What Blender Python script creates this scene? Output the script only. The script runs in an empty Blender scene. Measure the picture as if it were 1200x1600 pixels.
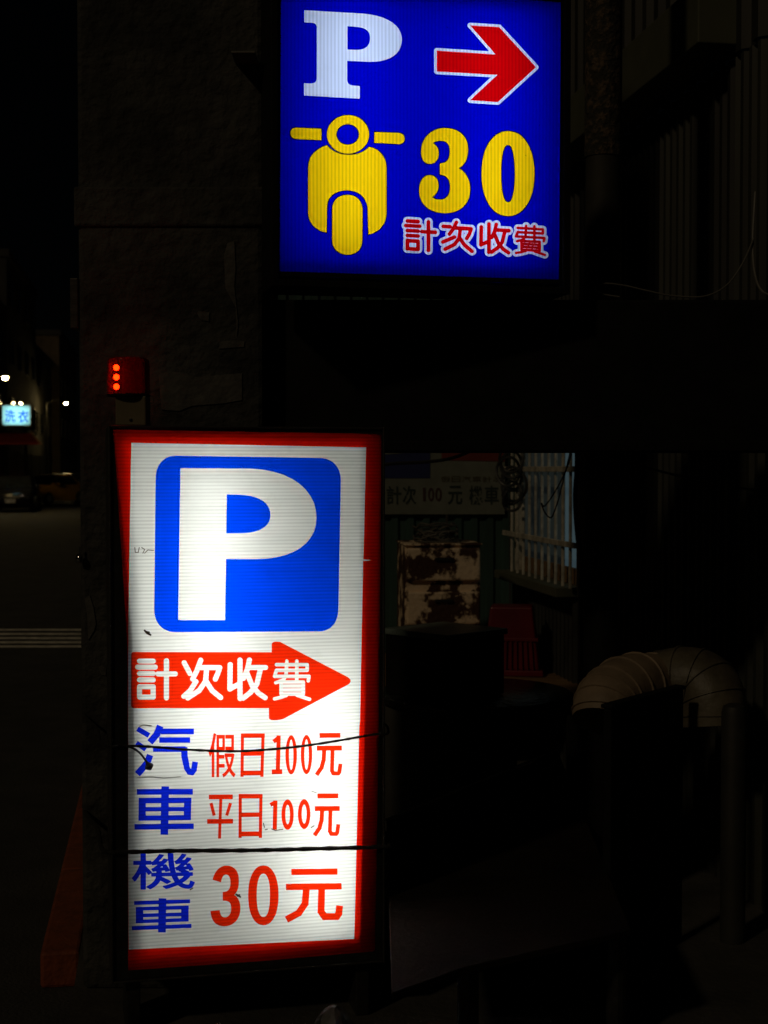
import bpy, math, random, re
import numpy as np
from mathutils import Vector, Matrix
from mathutils.geometry import delaunay_2d_cdt

random.seed(7)
PI = math.pi
sc = bpy.context.scene
COL = sc.collection

# ------------------------------------------------------------------ camera
F = 2222.0                                   # focal length in photo pixels (50 mm on a 36 mm frame height)
EYE = Vector((0.0, 0.0, 1.60))
PITCH = math.atan(67.0 / F)
cam_d = bpy.data.cameras.new('camera')
cam = bpy.data.objects.new('camera', cam_d)
COL.objects.link(cam)
cam.location = EYE
cam.rotation_euler = (PI / 2 - PITCH, 0, 0)
cam_d.sensor_fit = 'VERTICAL'
cam_d.sensor_height = 36.0
cam_d.lens = 36.0 * F / 1600.0
cam_d.clip_start = 0.05
cam_d.clip_end = 1500
cam_d.dof.use_dof = True
cam_d.dof.focus_distance = 4.0
cam_d.dof.aperture_fstop = 6.3
sc.camera = cam

# ------------------------------------------------------------------ night sky and faint street glow
SUN_DIR = Vector((0.50, 0.64, -0.58)).normalized()       # the way the light travels
elev = math.asin(-SUN_DIR.z)
world = bpy.data.worlds.new('World')
sc.world = world
world.use_nodes = True
wn = world.node_tree
sky = wn.nodes.new('ShaderNodeTexSky')
sky.sky_type = 'NISHITA'
sky.sun_disc = False
sky.sun_elevation = elev
sky.sun_rotation = math.atan2(-SUN_DIR.x, -SUN_DIR.y)
wn.links.new(sky.outputs[0], wn.nodes['Background'].inputs[0])
wn.nodes['Background'].inputs[1].default_value = 0.00008
sun_d = bpy.data.lights.new('sun', 'SUN')
sun_d.energy = 0.18
sun_d.angle = math.radians(3)
sun_d.color = (1.0, 0.77, 0.48)
sun = bpy.data.objects.new('sun', sun_d)
COL.objects.link(sun)
sun.rotation_euler = (-SUN_DIR).to_track_quat('Z', 'Y').to_euler()

vs = sc.view_settings
vs.view_transform = 'Standard'
vs.look = 'None'
vs.exposure = 0.0
vs.gamma = 1.0
vs.use_curve_mapping = False
sc.render.engine = 'CYCLES'
sc.cycles.use_denoising = True
sc.cycles.max_bounces = 8
sc.cycles.diffuse_bounces = 4
sc.cycles.transparent_max_bounces = 8
sc.cycles.sample_clamp_indirect = 4.0

# ------------------------------------------------------------------ where a photo pixel lies
FWD = Vector((0, math.cos(PITCH), -math.sin(PITCH)))
UPV = Vector((0, math.sin(PITCH), math.cos(PITCH)))
def ray(u, v):
    return Vector((1, 0, 0)) * ((u - 600) / F) + FWD + UPV * ((800 - v) / F)
def at(u, v, Y):
    d = ray(u, v)
    return EYE + d * (Y / d.y)
def on_z(u, v, z=0.0):
    d = ray(u, v)
    return EYE + d * ((z - EYE.z) / d.z)
ST = math.radians(8.95)                                   # the street and the side wall run this far left of straight ahead
SD = Vector((-math.sin(ST), math.cos(ST), 0))
SR = Vector((math.cos(ST), math.sin(ST), 0))
def street(a, b, z=0.0):
    return SR * a + SD * b + Vector((0, 0, z))

# ------------------------------------------------------------------ materials
def new_mat(name):
    m = bpy.data.materials.new(name)
    m.use_nodes = True
    nt = m.node_tree
    return m, nt, nt.nodes['Principled BSDF'], nt.nodes['Material Output']
def mat(name, col, rough=0.6, metal=0.0, var=0.25, scale=6.0, bump=0.0, bscale=60.0, spec=0.5, col2=None, stretch=(1, 1, 1), lo=0.35, hi=0.65):
    m, nt, p, out = new_mat(name)
    L = nt.links.new
    tc = nt.nodes.new('ShaderNodeTexCoord')
    mp = nt.nodes.new('ShaderNodeMapping')
    mp.inputs['Scale'].default_value = stretch
    L(tc.outputs['Object'], mp.inputs['Vector'])
    n = nt.nodes.new('ShaderNodeTexNoise')
    n.inputs['Scale'].default_value = scale
    n.inputs['Detail'].default_value = 8
    n.inputs['Roughness'].default_value = 0.65
    L(mp.outputs[0], n.inputs['Vector'])
    r = nt.nodes.new('ShaderNodeValToRGB')
    r.color_ramp.elements[0].position = lo
    r.color_ramp.elements[1].position = hi
    c2 = col2 or tuple(c * (1 - var) for c in col)
    c1 = col if col2 else tuple(min(1, c * (1 + var)) for c in col)
    r.color_ramp.elements[0].color = (*c2, 1)
    r.color_ramp.elements[1].color = (*c1, 1)
    L(n.outputs['Fac'], r.inputs['Fac'])
    L(r.outputs['Color'], p.inputs['Base Color'])
    p.inputs['Roughness'].default_value = rough
    p.inputs['Metallic'].default_value = metal
    p.inputs['Specular IOR Level'].default_value = spec
    if bump > 0:
        n2 = nt.nodes.new('ShaderNodeTexNoise')
        n2.inputs['Scale'].default_value = bscale
        n2.inputs['Detail'].default_value = 6
        L(mp.outputs[0], n2.inputs['Vector'])
        b = nt.nodes.new('ShaderNodeBump')
        b.inputs['Strength'].default_value = bump
        b.inputs['Distance'].default_value = 0.02
        L(n2.outputs['Fac'], b.inputs['Height'])
        L(b.outputs[0], p.inputs['Normal'])
    return m
def emit(name, col, strength):
    m, nt, p, out = new_mat(name)
    p.inputs['Base Color'].default_value = (*[min(1, c) * 0.5 for c in col], 1)
    p.inputs['Emission Color'].default_value = (*col, 1)
    p.inputs['Emission Strength'].default_value = strength
    return m
def film(name, col, axis='Z', pitch=0.0105, depth=0.2, gloss=0.04, dirt=0.12):
    """printed film on ribbed twin-wall plastic sheet: lets the lamps behind it shine through"""
    m, nt, p, out = new_mat(name)
    L = nt.links.new
    nt.nodes.remove(p)
    tc = nt.nodes.new('ShaderNodeTexCoord')
    sp = nt.nodes.new('ShaderNodeSeparateXYZ')
    L(tc.outputs['Object'], sp.inputs[0])
    nz0 = nt.nodes.new('ShaderNodeTexNoise')
    nz0.inputs['Scale'].default_value = 3.0
    L(tc.outputs['Object'], nz0.inputs['Vector'])
    a0 = nt.nodes.new('ShaderNodeMath'); a0.operation = 'MULTIPLY_ADD'
    L(nz0.outputs['Fac'], a0.inputs[0]); a0.inputs[1].default_value = 0.004
    L(sp.outputs[axis], a0.inputs[2])
    a = nt.nodes.new('ShaderNodeMath'); a.operation = 'MULTIPLY'
    a.inputs[1].default_value = 2 * PI / pitch
    L(a0.outputs[0], a.inputs[0])
    s = nt.nodes.new('ShaderNodeMath'); s.operation = 'SINE'
    L(a.outputs[0], s.inputs[0])
    pw = nt.nodes.new('ShaderNodeMapRange')
    pw.inputs['From Min'].default_value = -1; pw.inputs['From Max'].default_value = 0.6
    pw.inputs['To Min'].default_value = 1 - depth; pw.inputs['To Max'].default_value = 1.0
    L(s.outputs[0], pw.inputs['Value'])
    # streaky grime along the ribs
    mp = nt.nodes.new('ShaderNodeMapping')
    mp.inputs['Scale'].default_value = (2.5, 1, 70) if axis == 'Z' else (70, 1, 2.5)
    L(tc.outputs['Object'], mp.inputs['Vector'])
    nz = nt.nodes.new('ShaderNodeTexNoise'); nz.inputs['Scale'].default_value = 1.6; nz.inputs['Detail'].default_value = 6
    L(mp.outputs[0], nz.inputs['Vector'])
    mr = nt.nodes.new('ShaderNodeMapRange')
    mr.inputs['From Min'].default_value = 0.25; mr.inputs['From Max'].default_value = 0.6
    mr.inputs['To Min'].default_value = 1 - dirt; mr.inputs['To Max'].default_value = 1.0
    L(nz.outputs['Fac'], mr.inputs['Value'])
    # blotches of dust
    nb = nt.nodes.new('ShaderNodeTexNoise'); nb.inputs['Scale'].default_value = 9; nb.inputs['Detail'].default_value = 9; nb.inputs['Roughness'].default_value = 0.7
    L(tc.outputs['Object'], nb.inputs['Vector'])
    mb = nt.nodes.new('ShaderNodeMapRange')
    mb.inputs['From Min'].default_value = 0.3; mb.inputs['From Max'].default_value = 0.45
    mb.inputs['To Min'].default_value = 1 - dirt * 0.8; mb.inputs['To Max'].default_value = 1.0
    L(nb.outputs['Fac'], mb.inputs['Value'])
    m1 = nt.nodes.new('ShaderNodeMath'); m1.operation = 'MULTIPLY'
    L(pw.outputs[0], m1.inputs[0]); L(mr.outputs[0], m1.inputs[1])
    m2 = nt.nodes.new('ShaderNodeMath'); m2.operation = 'MULTIPLY'
    L(m1.outputs[0], m2.inputs[0]); L(mb.outputs[0], m2.inputs[1])
    # scattered specks of dead insects and dirt
    vo_ = nt.nodes.new('ShaderNodeTexVoronoi'); vo_.inputs['Scale'].default_value = 11; vo_.inputs['Randomness'].default_value = 1
    nd = nt.nodes.new('ShaderNodeTexNoise'); nd.inputs['Scale'].default_value = 90
    L(tc.outputs['Object'], nd.inputs['Vector'])
    va = nt.nodes.new('ShaderNodeVectorMath'); va.operation = 'MULTIPLY_ADD'
    va.inputs[1].default_value = (0.012, 0.012, 0.012)
    L(nd.outputs['Color'], va.inputs[0]); L(tc.outputs['Object'], va.inputs[2])
    L(va.outputs[0], vo_.inputs['Vector'])
    sc_ = nt.nodes.new('ShaderNodeMapRange')
    sc_.inputs['From Min'].default_value = 0.018; sc_.inputs['From Max'].default_value = 0.034
    sc_.inputs['To Min'].default_value = 0.55; sc_.inputs['To Max'].default_value = 1.0
    L(vo_.outputs['Distance'], sc_.inputs['Value'])
    m3 = nt.nodes.new('ShaderNodeMath'); m3.operation = 'MULTIPLY'
    L(m2.outputs[0], m3.inputs[0]); L(sc_.outputs[0], m3.inputs[1]); m2 = m3
    mx = nt.nodes.new('ShaderNodeMix'); mx.data_type = 'RGBA'; mx.blend_type = 'MULTIPLY'
    mx.inputs['Factor'].default_value = 1.0
    mx.inputs['A'].default_value = (*col, 1)
    L(m2.outputs[0], mx.inputs['B'])
    tr = nt.nodes.new('ShaderNodeBsdfTranslucent')
    L(mx.outputs['Result'], tr.inputs['Color'])
    gl = nt.nodes.new('ShaderNodeBsdfGlossy'); gl.inputs['Roughness'].default_value = 0.25
    gl.inputs['Color'].default_value = (0.6, 0.6, 0.6, 1)
    sh = nt.nodes.new('ShaderNodeMixShader'); sh.inputs[0].default_value = gloss
    L(tr.outputs[0], sh.inputs[1]); L(gl.outputs[0], sh.inputs[2])
    L(sh.outputs[0], out.inputs['Surface'])
    return m

M = {}
M['asphalt'] = mat('asphalt', (0.038, 0.038, 0.036), 0.8, var=0.35, scale=3, bump=0.5, bscale=80)
M['concrete_floor'] = mat('concrete_floor', (0.055, 0.052, 0.046), 0.75, var=0.4, scale=2.5, bump=0.3, bscale=40)
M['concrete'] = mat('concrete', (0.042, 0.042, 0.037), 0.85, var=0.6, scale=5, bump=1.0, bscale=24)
M['paper'] = mat('paper', (0.085, 0.083, 0.075), 0.8, var=0.35, scale=18, bump=0.3, bscale=50)
M['black_paint'] = mat('black_paint', (0.008, 0.008, 0.008), 0.65, var=0.4, scale=9, spec=0.15)
M['black_lid_sheen'] = mat('black_lid_sheen', (0.15, 0.20, 0.185), 0.3, var=0.5, scale=14, bump=0.15, bscale=25)  # teal reflection on the black lid, put into its base colour
M['dark_metal'] = mat('dark_metal', (0.03, 0.03, 0.028), 0.45, 0.4, var=0.4, scale=20, bump=0.1)
M['alu'] = mat('alu', (0.08, 0.078, 0.07), 0.45, 0.7, var=0.4, scale=20, stretch=(1, 1, 8))
M['reflector'] = mat('reflector', (0.8, 0.8, 0.78), 0.7, var=0.05, scale=5)
M['rope'] = mat('rope', (0.02, 0.019, 0.016), 0.9, var=0.4, scale=60, bump=0.8, bscale=300)
M['cable'] = mat('cable', (0.015, 0.015, 0.015), 0.5, var=0.2)
M['pale_cable'] = mat('pale_cable', (0.14, 0.135, 0.12), 0.5, var=0.2)
M['red_paint'] = mat('red_paint', (0.22, 0.05, 0.013), 0.7, var=0.4, scale=9, bump=0.3, bscale=60, lo=0.3, hi=0.6)
M['white_paint'] = mat('white_paint', (0.75, 0.70, 0.6), 0.7, var=0.4, scale=10)
M['teal_sheet'] = mat('teal_sheet', (0.035, 0.075, 0.062), 0.55, 0.0, var=0.35, scale=4, stretch=(1, 1, 0.2))
M['wall_sheet'] = mat('wall_sheet', (0.02, 0.02, 0.016), 0.6, 0.0, var=0.5, scale=4, stretch=(2, 2, 0.15))
M['pale_sheet'] = mat('pale_sheet', (0.035, 0.037, 0.028), 0.6, 0.0, var=0.4, scale=5, stretch=(2, 2, 0.15))
M['fascia'] = mat('fascia', (0.09, 0.095, 0.06), 0.7, var=0.15, scale=3)
M['window_frame'] = mat('window_frame', (0.55, 0.52, 0.43), 0.5, 0.1, var=0.4, scale=14)
M['rust'] = mat('rust', (0.88, 0.68, 0.46), 0.6, 0.0, col2=(0.06, 0.022, 0.009), scale=4.6, lo=0.50, hi=0.545, bump=0.3, bscale=40)
M['red_plastic'] = mat('red_plastic', (0.15, 0.006, 0.014), 0.4, var=0.2, scale=4)
M['wood'] = mat('wood', (0.22, 0.13, 0.06), 0.7, var=0.45, scale=5, stretch=(1, 6, 6), bump=0.2)
M['drum'] = mat('drum', (0.06, 0.058, 0.052), 0.7, var=0.35, scale=4, bump=0.2)
M['plate'] = mat('plate', (0.016, 0.0125, 0.0095), 0.85, 0.0, var=0.4, scale=3, bump=0.2, spec=0.1)
M['wet_top'] = mat('wet_top', (0.025, 0.028, 0.027), 0.14, 0.0, var=0.6, scale=12, bump=0.5, bscale=22)
M['duct'] = mat('duct', (0.26, 0.195, 0.13), 0.6, 0.0, var=0.25, scale=7, bump=0.25, bscale=18)
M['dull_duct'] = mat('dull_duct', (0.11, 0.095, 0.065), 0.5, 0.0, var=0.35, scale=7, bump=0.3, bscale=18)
M['pipe'] = mat('pipe', (0.028, 0.027, 0.022), 0.6, var=0.25, scale=7)
M['peeling'] = mat('peeling', (0.13, 0.09, 0.055), 0.85, col2=(0.03, 0.028, 0.02), scale=30, lo=0.48, hi=0.6, bump=0.8, bscale=60)
M['post_smooth'] = mat('post_smooth', (0.03, 0.028, 0.022), 0.7, var=0.3)
M['beige_plastic'] = mat('beige_plastic', (0.16, 0.13, 0.075), 0.5, var=0.15, scale=10)
M['glass_dark'] = mat('glass_dark', (0.012, 0.014, 0.016), 0.08, var=0.2)
M['car_black'] = mat('car_black', (0.012, 0.012, 0.013), 0.2, var=0.1)
M['car_yellow'] = mat('car_yellow', (0.78, 0.42, 0.02), 0.3, var=0.1)
M['car_grey'] = mat('car_grey', (0.05, 0.05, 0.055), 0.25, var=0.1)
M['rubber'] = mat('rubber', (0.012, 0.012, 0.012), 0.8, var=0.2)
M['chrome'] = mat('chrome', (0.7, 0.7, 0.7), 0.12, 1.0, var=0.1)
M['facade'] = mat('facade', (0.035, 0.034, 0.03), 0.85, var=0.35, scale=0.6)
M['facade_warm'] = mat('facade_warm', (0.10, 0.075, 0.042), 0.85, var=0.3, scale=1.2)
M['awning'] = mat('awning', (0.22, 0.02, 0.015), 0.6, var=0.3, scale=3)
M['awning_edge'] = mat('awning_edge', (0.45, 0.3, 0.22), 0.6, var=0.3, scale=3)
M['leaf'] = mat('leaf', (0.06, 0.07, 0.025), 0.7, var=0.4, scale=3)
M['bark'] = mat('bark', (0.08, 0.06, 0.04), 0.9, var=0.4, scale=9)
M['bag'] = mat('bag', (0.04, 0.04, 0.036), 0.5, var=0.2, scale=6, bump=0.3, bscale=14)
M['ink'] = mat('ink', (0.02, 0.035, 0.03), 0.6, var=0.1)
M['ink_faint'] = mat('ink_faint', (0.10, 0.085, 0.04), 0.6, var=0.1)
M['ink_red'] = mat('ink_red', (0.06, 0.024, 0.02), 0.6, var=0.1)
M['board_white'] = mat('board_white', (0.16, 0.175, 0.145), 0.6, var=0.2, scale=4)
M['board_blue'] = mat('board_blue', (0.012, 0.02, 0.11), 0.6, var=0.1)
M['board_red'] = mat('board_red', (0.16, 0.02, 0.012), 0.6, var=0.1)
M['tube_lower'] = emit('tube_lower', (0.97, 1.0, 0.96), 9.4)
M['tube_upper'] = emit('tube_upper', (0.70, 0.80, 1.0), 7.6)
M['street_bulb'] = emit('street_bulb', (1.0, 0.72, 0.28), 420.0)
M['led'] = emit('led', (1.0, 0.12, 0.02), 34.0)
M['window_glow'] = emit('window_glow', (0.30, 0.50, 0.60), 0.075)
M['window_glow_dim'] = emit('window_glow_dim', (0.30, 0.45, 0.55), 0.007)
M['laundry_tube'] = emit('laundry_tube', (0.55, 1.0, 1.0), 9.0)

# ------------------------------------------------------------------ mesh building
class MB:
    def __init__(self):
        self.v = []; self.f = []
    def add(self, vs_, fs_):
        o = len(self.v)
        self.v += [tuple(p) for p in vs_]
        self.f += [tuple(i + o for i in f) for f in fs_]
        return self
    def box(self, c, s, rz=0.0, mtx=None):
        hx, hy, hz = s[0] / 2, s[1] / 2, s[2] / 2
        pts = [Vector((x, y, z)) for z in (-hz, hz) for y in (-hy, hy) for x in (-hx, hx)]
        R = mtx or Matrix.Rotation(rz, 3, 'Z')
        pts = [R @ p + Vector(c) for p in pts]
        return self.add(pts, [(0, 2, 3, 1), (4, 5, 7, 6), (0, 1, 5, 4), (2, 6, 7, 3), (0, 4, 6, 2), (1, 3, 7, 5)])
    def hexa(self, low, high):
        """low, high: four points each, counter-clockwise from above"""
        return self.add(list(low) + list(high), [(3, 2, 1, 0), (4, 5, 6, 7), (0, 1, 5, 4), (1, 2, 6, 5), (2, 3, 7, 6), (3, 0, 4, 7)])
    def rings(self, rings, cap=True, closed=True):
        n = len(rings[0]); o = len(self.v)
        for r in rings: self.v += [tuple(p) for p in r]
        for i in range(len(rings) - 1):
            for j in range(n if closed else n - 1):
                k = (j + 1) % n
                self.f.append((o + i * n + j, o + i * n + k, o + (i + 1) * n + k, o + (i + 1) * n + j))
        if cap and closed:
            self.f.append(tuple(o + j for j in reversed(range(n))))
            e = o + (len(rings) - 1) * n
            self.f.append(tuple(e + j for j in range(n)))
        return self
    def tube(self, pts, r, n=8, cap=True):
        pts = [Vector(p) for p in pts]
        rs = r if isinstance(r, (list, tuple)) else [r] * len(pts)
        out = []; up = None
        for i, p in enumerate(pts):
            t = (pts[min(i + 1, len(pts) - 1)] - pts[max(i - 1, 0)]).normalized()
            if up is None:
                up = t.cross(Vector((0.3, 0.2, 1)) if abs(t.z) < 0.9 else Vector((1, 0.1, 0))).normalized()
            up = (up - t * up.dot(t)).normalized()
            b = t.cross(up)
            out.append([p + (up * math.cos(2 * PI * k / n) + b * math.sin(2 * PI * k / n)) * rs[i] for k in range(n)])
        return self.rings(out, cap)
    def lathe(self, prof, c=(0, 0, 0), n=24):
        return self.rings([[(c[0] + r * math.cos(2 * PI * k / n), c[1] + r * math.sin(2 * PI * k / n), c[2] + z) for k in range(n)] for r, z in prof])
    def build(self, name, m, parent=None, smooth=False, bevel=0.0, seg=2):
        me = bpy.data.meshes.new(name)
        me.from_pydata(self.v, [], self.f)
        me.update()
        if smooth:
            for p in me.polygons: p.use_smooth = True
            try: me.set_sharp_from_angle(angle=math.radians(42))
            except Exception: pass
        me.materials.append(M[m] if isinstance(m, str) else m)
        o = bpy.data.objects.new(name, me)
        COL.objects.link(o)
        if parent: o.parent = parent
        if bevel > 0:
            b = o.modifiers.new('bevel', 'BEVEL')
            b.width = bevel; b.segments = seg; b.limit_method = 'ANGLE'
        return o
def spline(pts, k=6):
    P = [Vector(p) for p in pts]
    P = [P[0] * 2 - P[1]] + P + [P[-1] * 2 - P[-2]]
    out = []
    for i in range(1, len(P) - 2):
        for j in range(k):
            t = j / k
            a, b, c, d = P[i - 1], P[i], P[i + 1], P[i + 2]
            out.append(0.5 * ((2 * b) + (c - a) * t + (2 * a - 5 * b + 4 * c - d) * t * t + (3 * b - a - 3 * c + d) * t ** 3))
    out.append(P[-2])
    return out
def tag(o, label, cat, group=None, kind=None):
    if label: o['label'] = label
    if cat: o['category'] = cat
    if group: o['group'] = group
    if kind: o['kind'] = kind
    return o
def thing(name, label, cat, loc=(0, 0, 0), rz=0.0, group=None):
    o = bpy.data.objects.new(name, None)
    o.empty_display_size = 0.1
    COL.objects.link(o)
    o.location = loc
    o.rotation_euler = (0, 0, rz)
    return tag(o, label, cat, group)
def struct(o):
    o['kind'] = 'structure'
    return o
def copy_tree(o, parent=None):
    c = o.copy(); COL.objects.link(c); c.parent = parent
    for ch in o.children: copy_tree(ch, c)
    return c

# ------------------------------------------------------------------ flat artwork: outlines in photo pixels
def path(s, T):
    """small M/L/C/Z outline reader; T maps drawing units to photo pixels"""
    tk = re.findall(r'[MLCZ]|-?[0-9.]+', s); i = 0; pts = []; cur = None
    def num(k): return [float(x) for x in tk[i:i + k]]
    while i < len(tk):
        c = tk[i]
        if c in 'ML':
            i += 1; x, y = num(2); i += 2; cur = (x, y); pts.append(cur)
        elif c == 'C':
            i += 1; a = num(6); i += 6
            for j in range(1, 11):
                t = j / 10; u = 1 - t
                pts.append((u ** 3 * cur[0] + 3 * u * u * t * a[0] + 3 * u * t * t * a[2] + t ** 3 * a[4],
                            u ** 3 * cur[1] + 3 * u * u * t * a[1] + 3 * u * t * t * a[3] + t ** 3 * a[5]))
            cur = (a[4], a[5])
        else:
            i += 1
    if abs(pts[0][0] - pts[-1][0]) + abs(pts[0][1] - pts[-1][1]) < 1e-6: pts.pop()
    return [T(*p) for p in pts]
def oval(cx, cy, rx, ry, T, n=36, e=2.0):
    out = []
    for k in range(n):
        a = 2 * PI * k / n
        ca, sa = math.cos(a), math.sin(a)
        out.append(T(cx + rx * math.copysign(abs(ca) ** (2 / e), ca), cy + ry * math.copysign(abs(sa) ** (2 / e), sa)))
    return out
def seg_dist(X, Y, a, b, flat):
    ax, ay = a; bx, by = b
    dx, dy = bx - ax, by - ay
    L2 = max(dx * dx + dy * dy, 1e-9); L = math.sqrt(L2)
    t = ((X - ax) * dx + (Y - ay) * dy) / L2
    if flat is None:
        t = np.clip(t, 0, 1)
        return np.hypot(X - ax - t * dx, Y - ay - t * dy)
    s0, s1, h = flat                      # box of half width h; s0/s1 flat end flags
    px = np.abs((X - ax) * dy - (Y - ay) * dx) / L - h
    over = np.maximum((0 - t) * L - (0 if s0 else h * 0.5), (t - 1) * L - (0 if s1 else h * 0.5))
    return np.maximum(px, over)
def field_strokes(strokes, r):
    """round pen strokes"""
    def f(X, Y):
        d = np.full(X.shape, 1e9)
        for s in strokes:
            for a, b in zip(s[:-1], s[1:]): d = np.minimum(d, seg_dist(X, Y, a, b, None))
        return d - r
    return f
def field_bars(strokes):
    """flat-ended bars: each (points, half width)"""
    def f(X, Y):
        d = np.full(X.shape, 1e9)
        for pts, h in strokes:
            n = len(pts) - 1
            for i in range(n):
                d = np.minimum(d, seg_dist(X, Y, pts[i], pts[i + 1], (i == 0, i == n - 1, h)))
                if i > 0: d = np.minimum(d, np.hypot(X - pts[i][0], Y - pts[i][1]) - h)
        return d
    return f
def field_loops(loops, off=0.0):
    def f(X, Y):
        d = np.full(X.shape, 1e9); ins = np.zeros(X.shape, bool)
        for lp in loops:
            for i in range(len(lp)):
                a = lp[i]; b = lp[(i + 1) % len(lp)]
                d = np.minimum(d, seg_dist(X, Y, a, b, None))
                if a[1] != b[1]:
                    c = (a[1] > Y) != (b[1] > Y)
                    ins ^= c & (X < (b[0] - a[0]) * (Y - a[1]) / (b[1] - a[1]) + a[0])
        return np.where(ins, -d, d) - off
    return f
def simplify(lp, tol):
    def rdp(p):
        if len(p) < 3: return p
        a, b = np.array(p[0]), np.array(p[-1]); q = np.array(p)
        ab = b - a; L = np.hypot(*ab)
        d = np.abs(ab[0] * (q[:, 1] - a[1]) - ab[1] * (q[:, 0] - a[0])) / L if L > 1e-9 else np.hypot(*(q - a).T)
        k = int(d.argmax())
        if d[k] < tol: return [p[0], p[-1]]
        return rdp(p[:k + 1])[:-1] + rdp(p[k:])
    h = len(lp) // 2
    return rdp(lp[:h + 1])[:-1] + rdp(lp[h:] + [lp[0]])[:-1]
def contour(f, bb, step=0.6, tol=0.10):
    x0, y0, x1, y1 = bb
    nx = int((x1 - x0) / step) + 2; ny = int((y1 - y0) / step) + 2
    xs = x0 + np.arange(nx) * step; ys = y0 + np.arange(ny) * step
    X, Y = np.meshgrid(xs, ys)
    V = f(X, Y)
    V[np.abs(V) < 1e-6] = 1e-6
    V[0, :] = V[-1, :] = 1; V[:, 0] = V[:, -1] = 1
    nxt = {}
    I = V < 0
    cells = np.argwhere((I[:-1, :-1] | I[1:, :-1] | I[:-1, 1:] | I[1:, 1:]) & ~(I[:-1, :-1] & I[1:, :-1] & I[:-1, 1:] & I[1:, 1:]))
    def cut(e):
        (j, i, k) = e
        if k == 0:
            a, b = V[j, i], V[j, i + 1]; t = a / (a - b); return (xs[i] + t * step, ys[j])
        a, b = V[j, i], V[j + 1, i]; t = a / (a - b); return (xs[i], ys[j] + t * step)
    for j, i in cells:
        c = [I[j, i], I[j, i + 1], I[j + 1, i + 1], I[j + 1, i]]
        E_ = [(j, i, 0), (j, i + 1, 1), (j + 1, i, 0), (j, i, 1)]
        # walk the four sides; an edge going out->in starts, in->out ends a segment
        ent = [k for k in range(4) if not c[k] and c[(k + 1) % 4]]
        ext = [k for k in range(4) if c[k] and not c[(k + 1) % 4]]
        for a in ent:
            best = min(ext, key=lambda b: (b - a) % 4)
            ext2 = [b for b in ext if b != best]
            nxt[E_[best]] = E_[a]
            ext = ext2 if ext2 else ext
    loops = []
    while nxt:
        s = next(iter(nxt)); lp = []; e = s
        while e in nxt:
            lp.append(cut(e)); e = nxt.pop(e)
        if len(lp) > 5:
            lp = simplify(lp, tol)
            if len(lp) > 2: loops.append(lp)
    return loops
def bbox(loops, pad):
    xs = [p[0] for l in loops for p in l]; ys = [p[1] for l in loops for p in l]
    return (min(xs) - pad, min(ys) - pad, max(xs) + pad, max(ys) + pad)
_gl = {}
def font_loops(ch, off=0.0):
    """outline of a character from Blender's built-in lettering, scaled to a 0..1 box, y down"""
    if (ch, off) in _gl: return _gl[(ch, off)]
    c = bpy.data.curves.new('lettering', 'FONT'); c.body = ch; c.resolution_u = 4; c.offset = off
    o = bpy.data.objects.new('lettering', c); COL.objects.link(o)
    bpy.context.view_layer.update()
    me = o.evaluated_get(bpy.context.evaluated_depsgraph_get()).to_mesh()
    ec = {}
    for p in me.polygons:
        for a, b in p.edge_keys: ec[(a, b)] = ec.get((a, b), 0) + 1
    nb = {}
    for (a, b), k in ec.items():
        if k == 1: nb.setdefault(a, []).append(b); nb.setdefault(b, []).append(a)
    co = [(v.co.x, v.co.y) for v in me.vertices]
    loops = []; left = set(nb)
    while left:
        s = left.pop(); lp = [s]; cur = s; prev = None
        while True:
            n = [q for q in nb[cur] if q != prev and (q in left or (q == s and len(lp) > 2))]
            if not n or n[0] == s: break
            prev, cur = cur, n[0]; left.discard(cur); lp.append(cur)
        if len(lp) > 2: loops.append([co[i] for i in lp])
    x0, y0, x1, y1 = bbox(loops, 0)
    loops = [[((x - x0) / (x1 - x0), (y1 - y) / (y1 - y0)) for x, y in l] for l in loops]
    bpy.data.objects.remove(o); bpy.data.curves.remove(c)
    _gl[(ch, off)] = loops
    return loops
def font_at(ch, q, T, off=0.0, dy=0.0):
    """place a character into a box x0,y0,x1,y1 (drawing units); dy lifts its right side"""
    x0, y0, x1, y1 = q
    return [[T(x0 + (x1 - x0) * a, y0 + (y1 - y0) * b - dy * a) for a, b in l] for l in font_loops(ch, off)]
ROUND = {
 'ji':  [[(8, 5), (42, 5)], [(3, 20), (47, 20)], [(8, 36), (42, 36)], [(8, 52), (42, 52)], [(8, 69), (42, 69), (42, 95), (8, 95), (8, 69)], [(54, 37), (97, 37)], [(75, 4), (75, 97)]],
 'ci':  [[(4, 19), (26, 19)], [(3, 70), (40, 52)], [(46, 4), (36, 26), (24, 43)], [(40, 22), (93, 22), (88, 38), (79, 54)], [(58, 28), (55, 55), (40, 76), (10, 93)], [(58, 56), (72, 76), (96, 95)]],
 'cj':  [[(5, 10), (19, 36)], [(4, 92), (20, 78), (34, 56)], [(46, 4), (36, 30), (26, 50)], [(40, 22), (93, 22), (88, 36), (82, 50)], [(60, 30), (58, 55), (42, 78), (14, 96)], [(60, 56), (74, 78), (95, 95)]],
 'shou': [[(8, 15), (7, 74), (30, 62)], [(33, 4), (33, 97)], [(57, 4), (52, 26), (42, 48)], [(54, 22), (98, 22)], [(86, 22), (76, 62), (60, 82), (41, 96)], [(52, 38), (64, 66), (80, 84), (97, 95)]],
 'fei': [[(10, 12), (90, 12), (90, 26), (10, 26), (5, 41), (95, 41), (93, 52)], [(37, 3), (35, 38), (28, 50), (8, 57)], [(63, 3), (63, 53)], [(22, 55), (80, 55), (80, 85), (22, 85), (22, 55)], [(22, 65), (80, 65)], [(22, 75), (80, 75)], [(36, 88), (22, 93), (5, 97)], [(64, 88), (80, 93), (96, 98)]],
}
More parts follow.
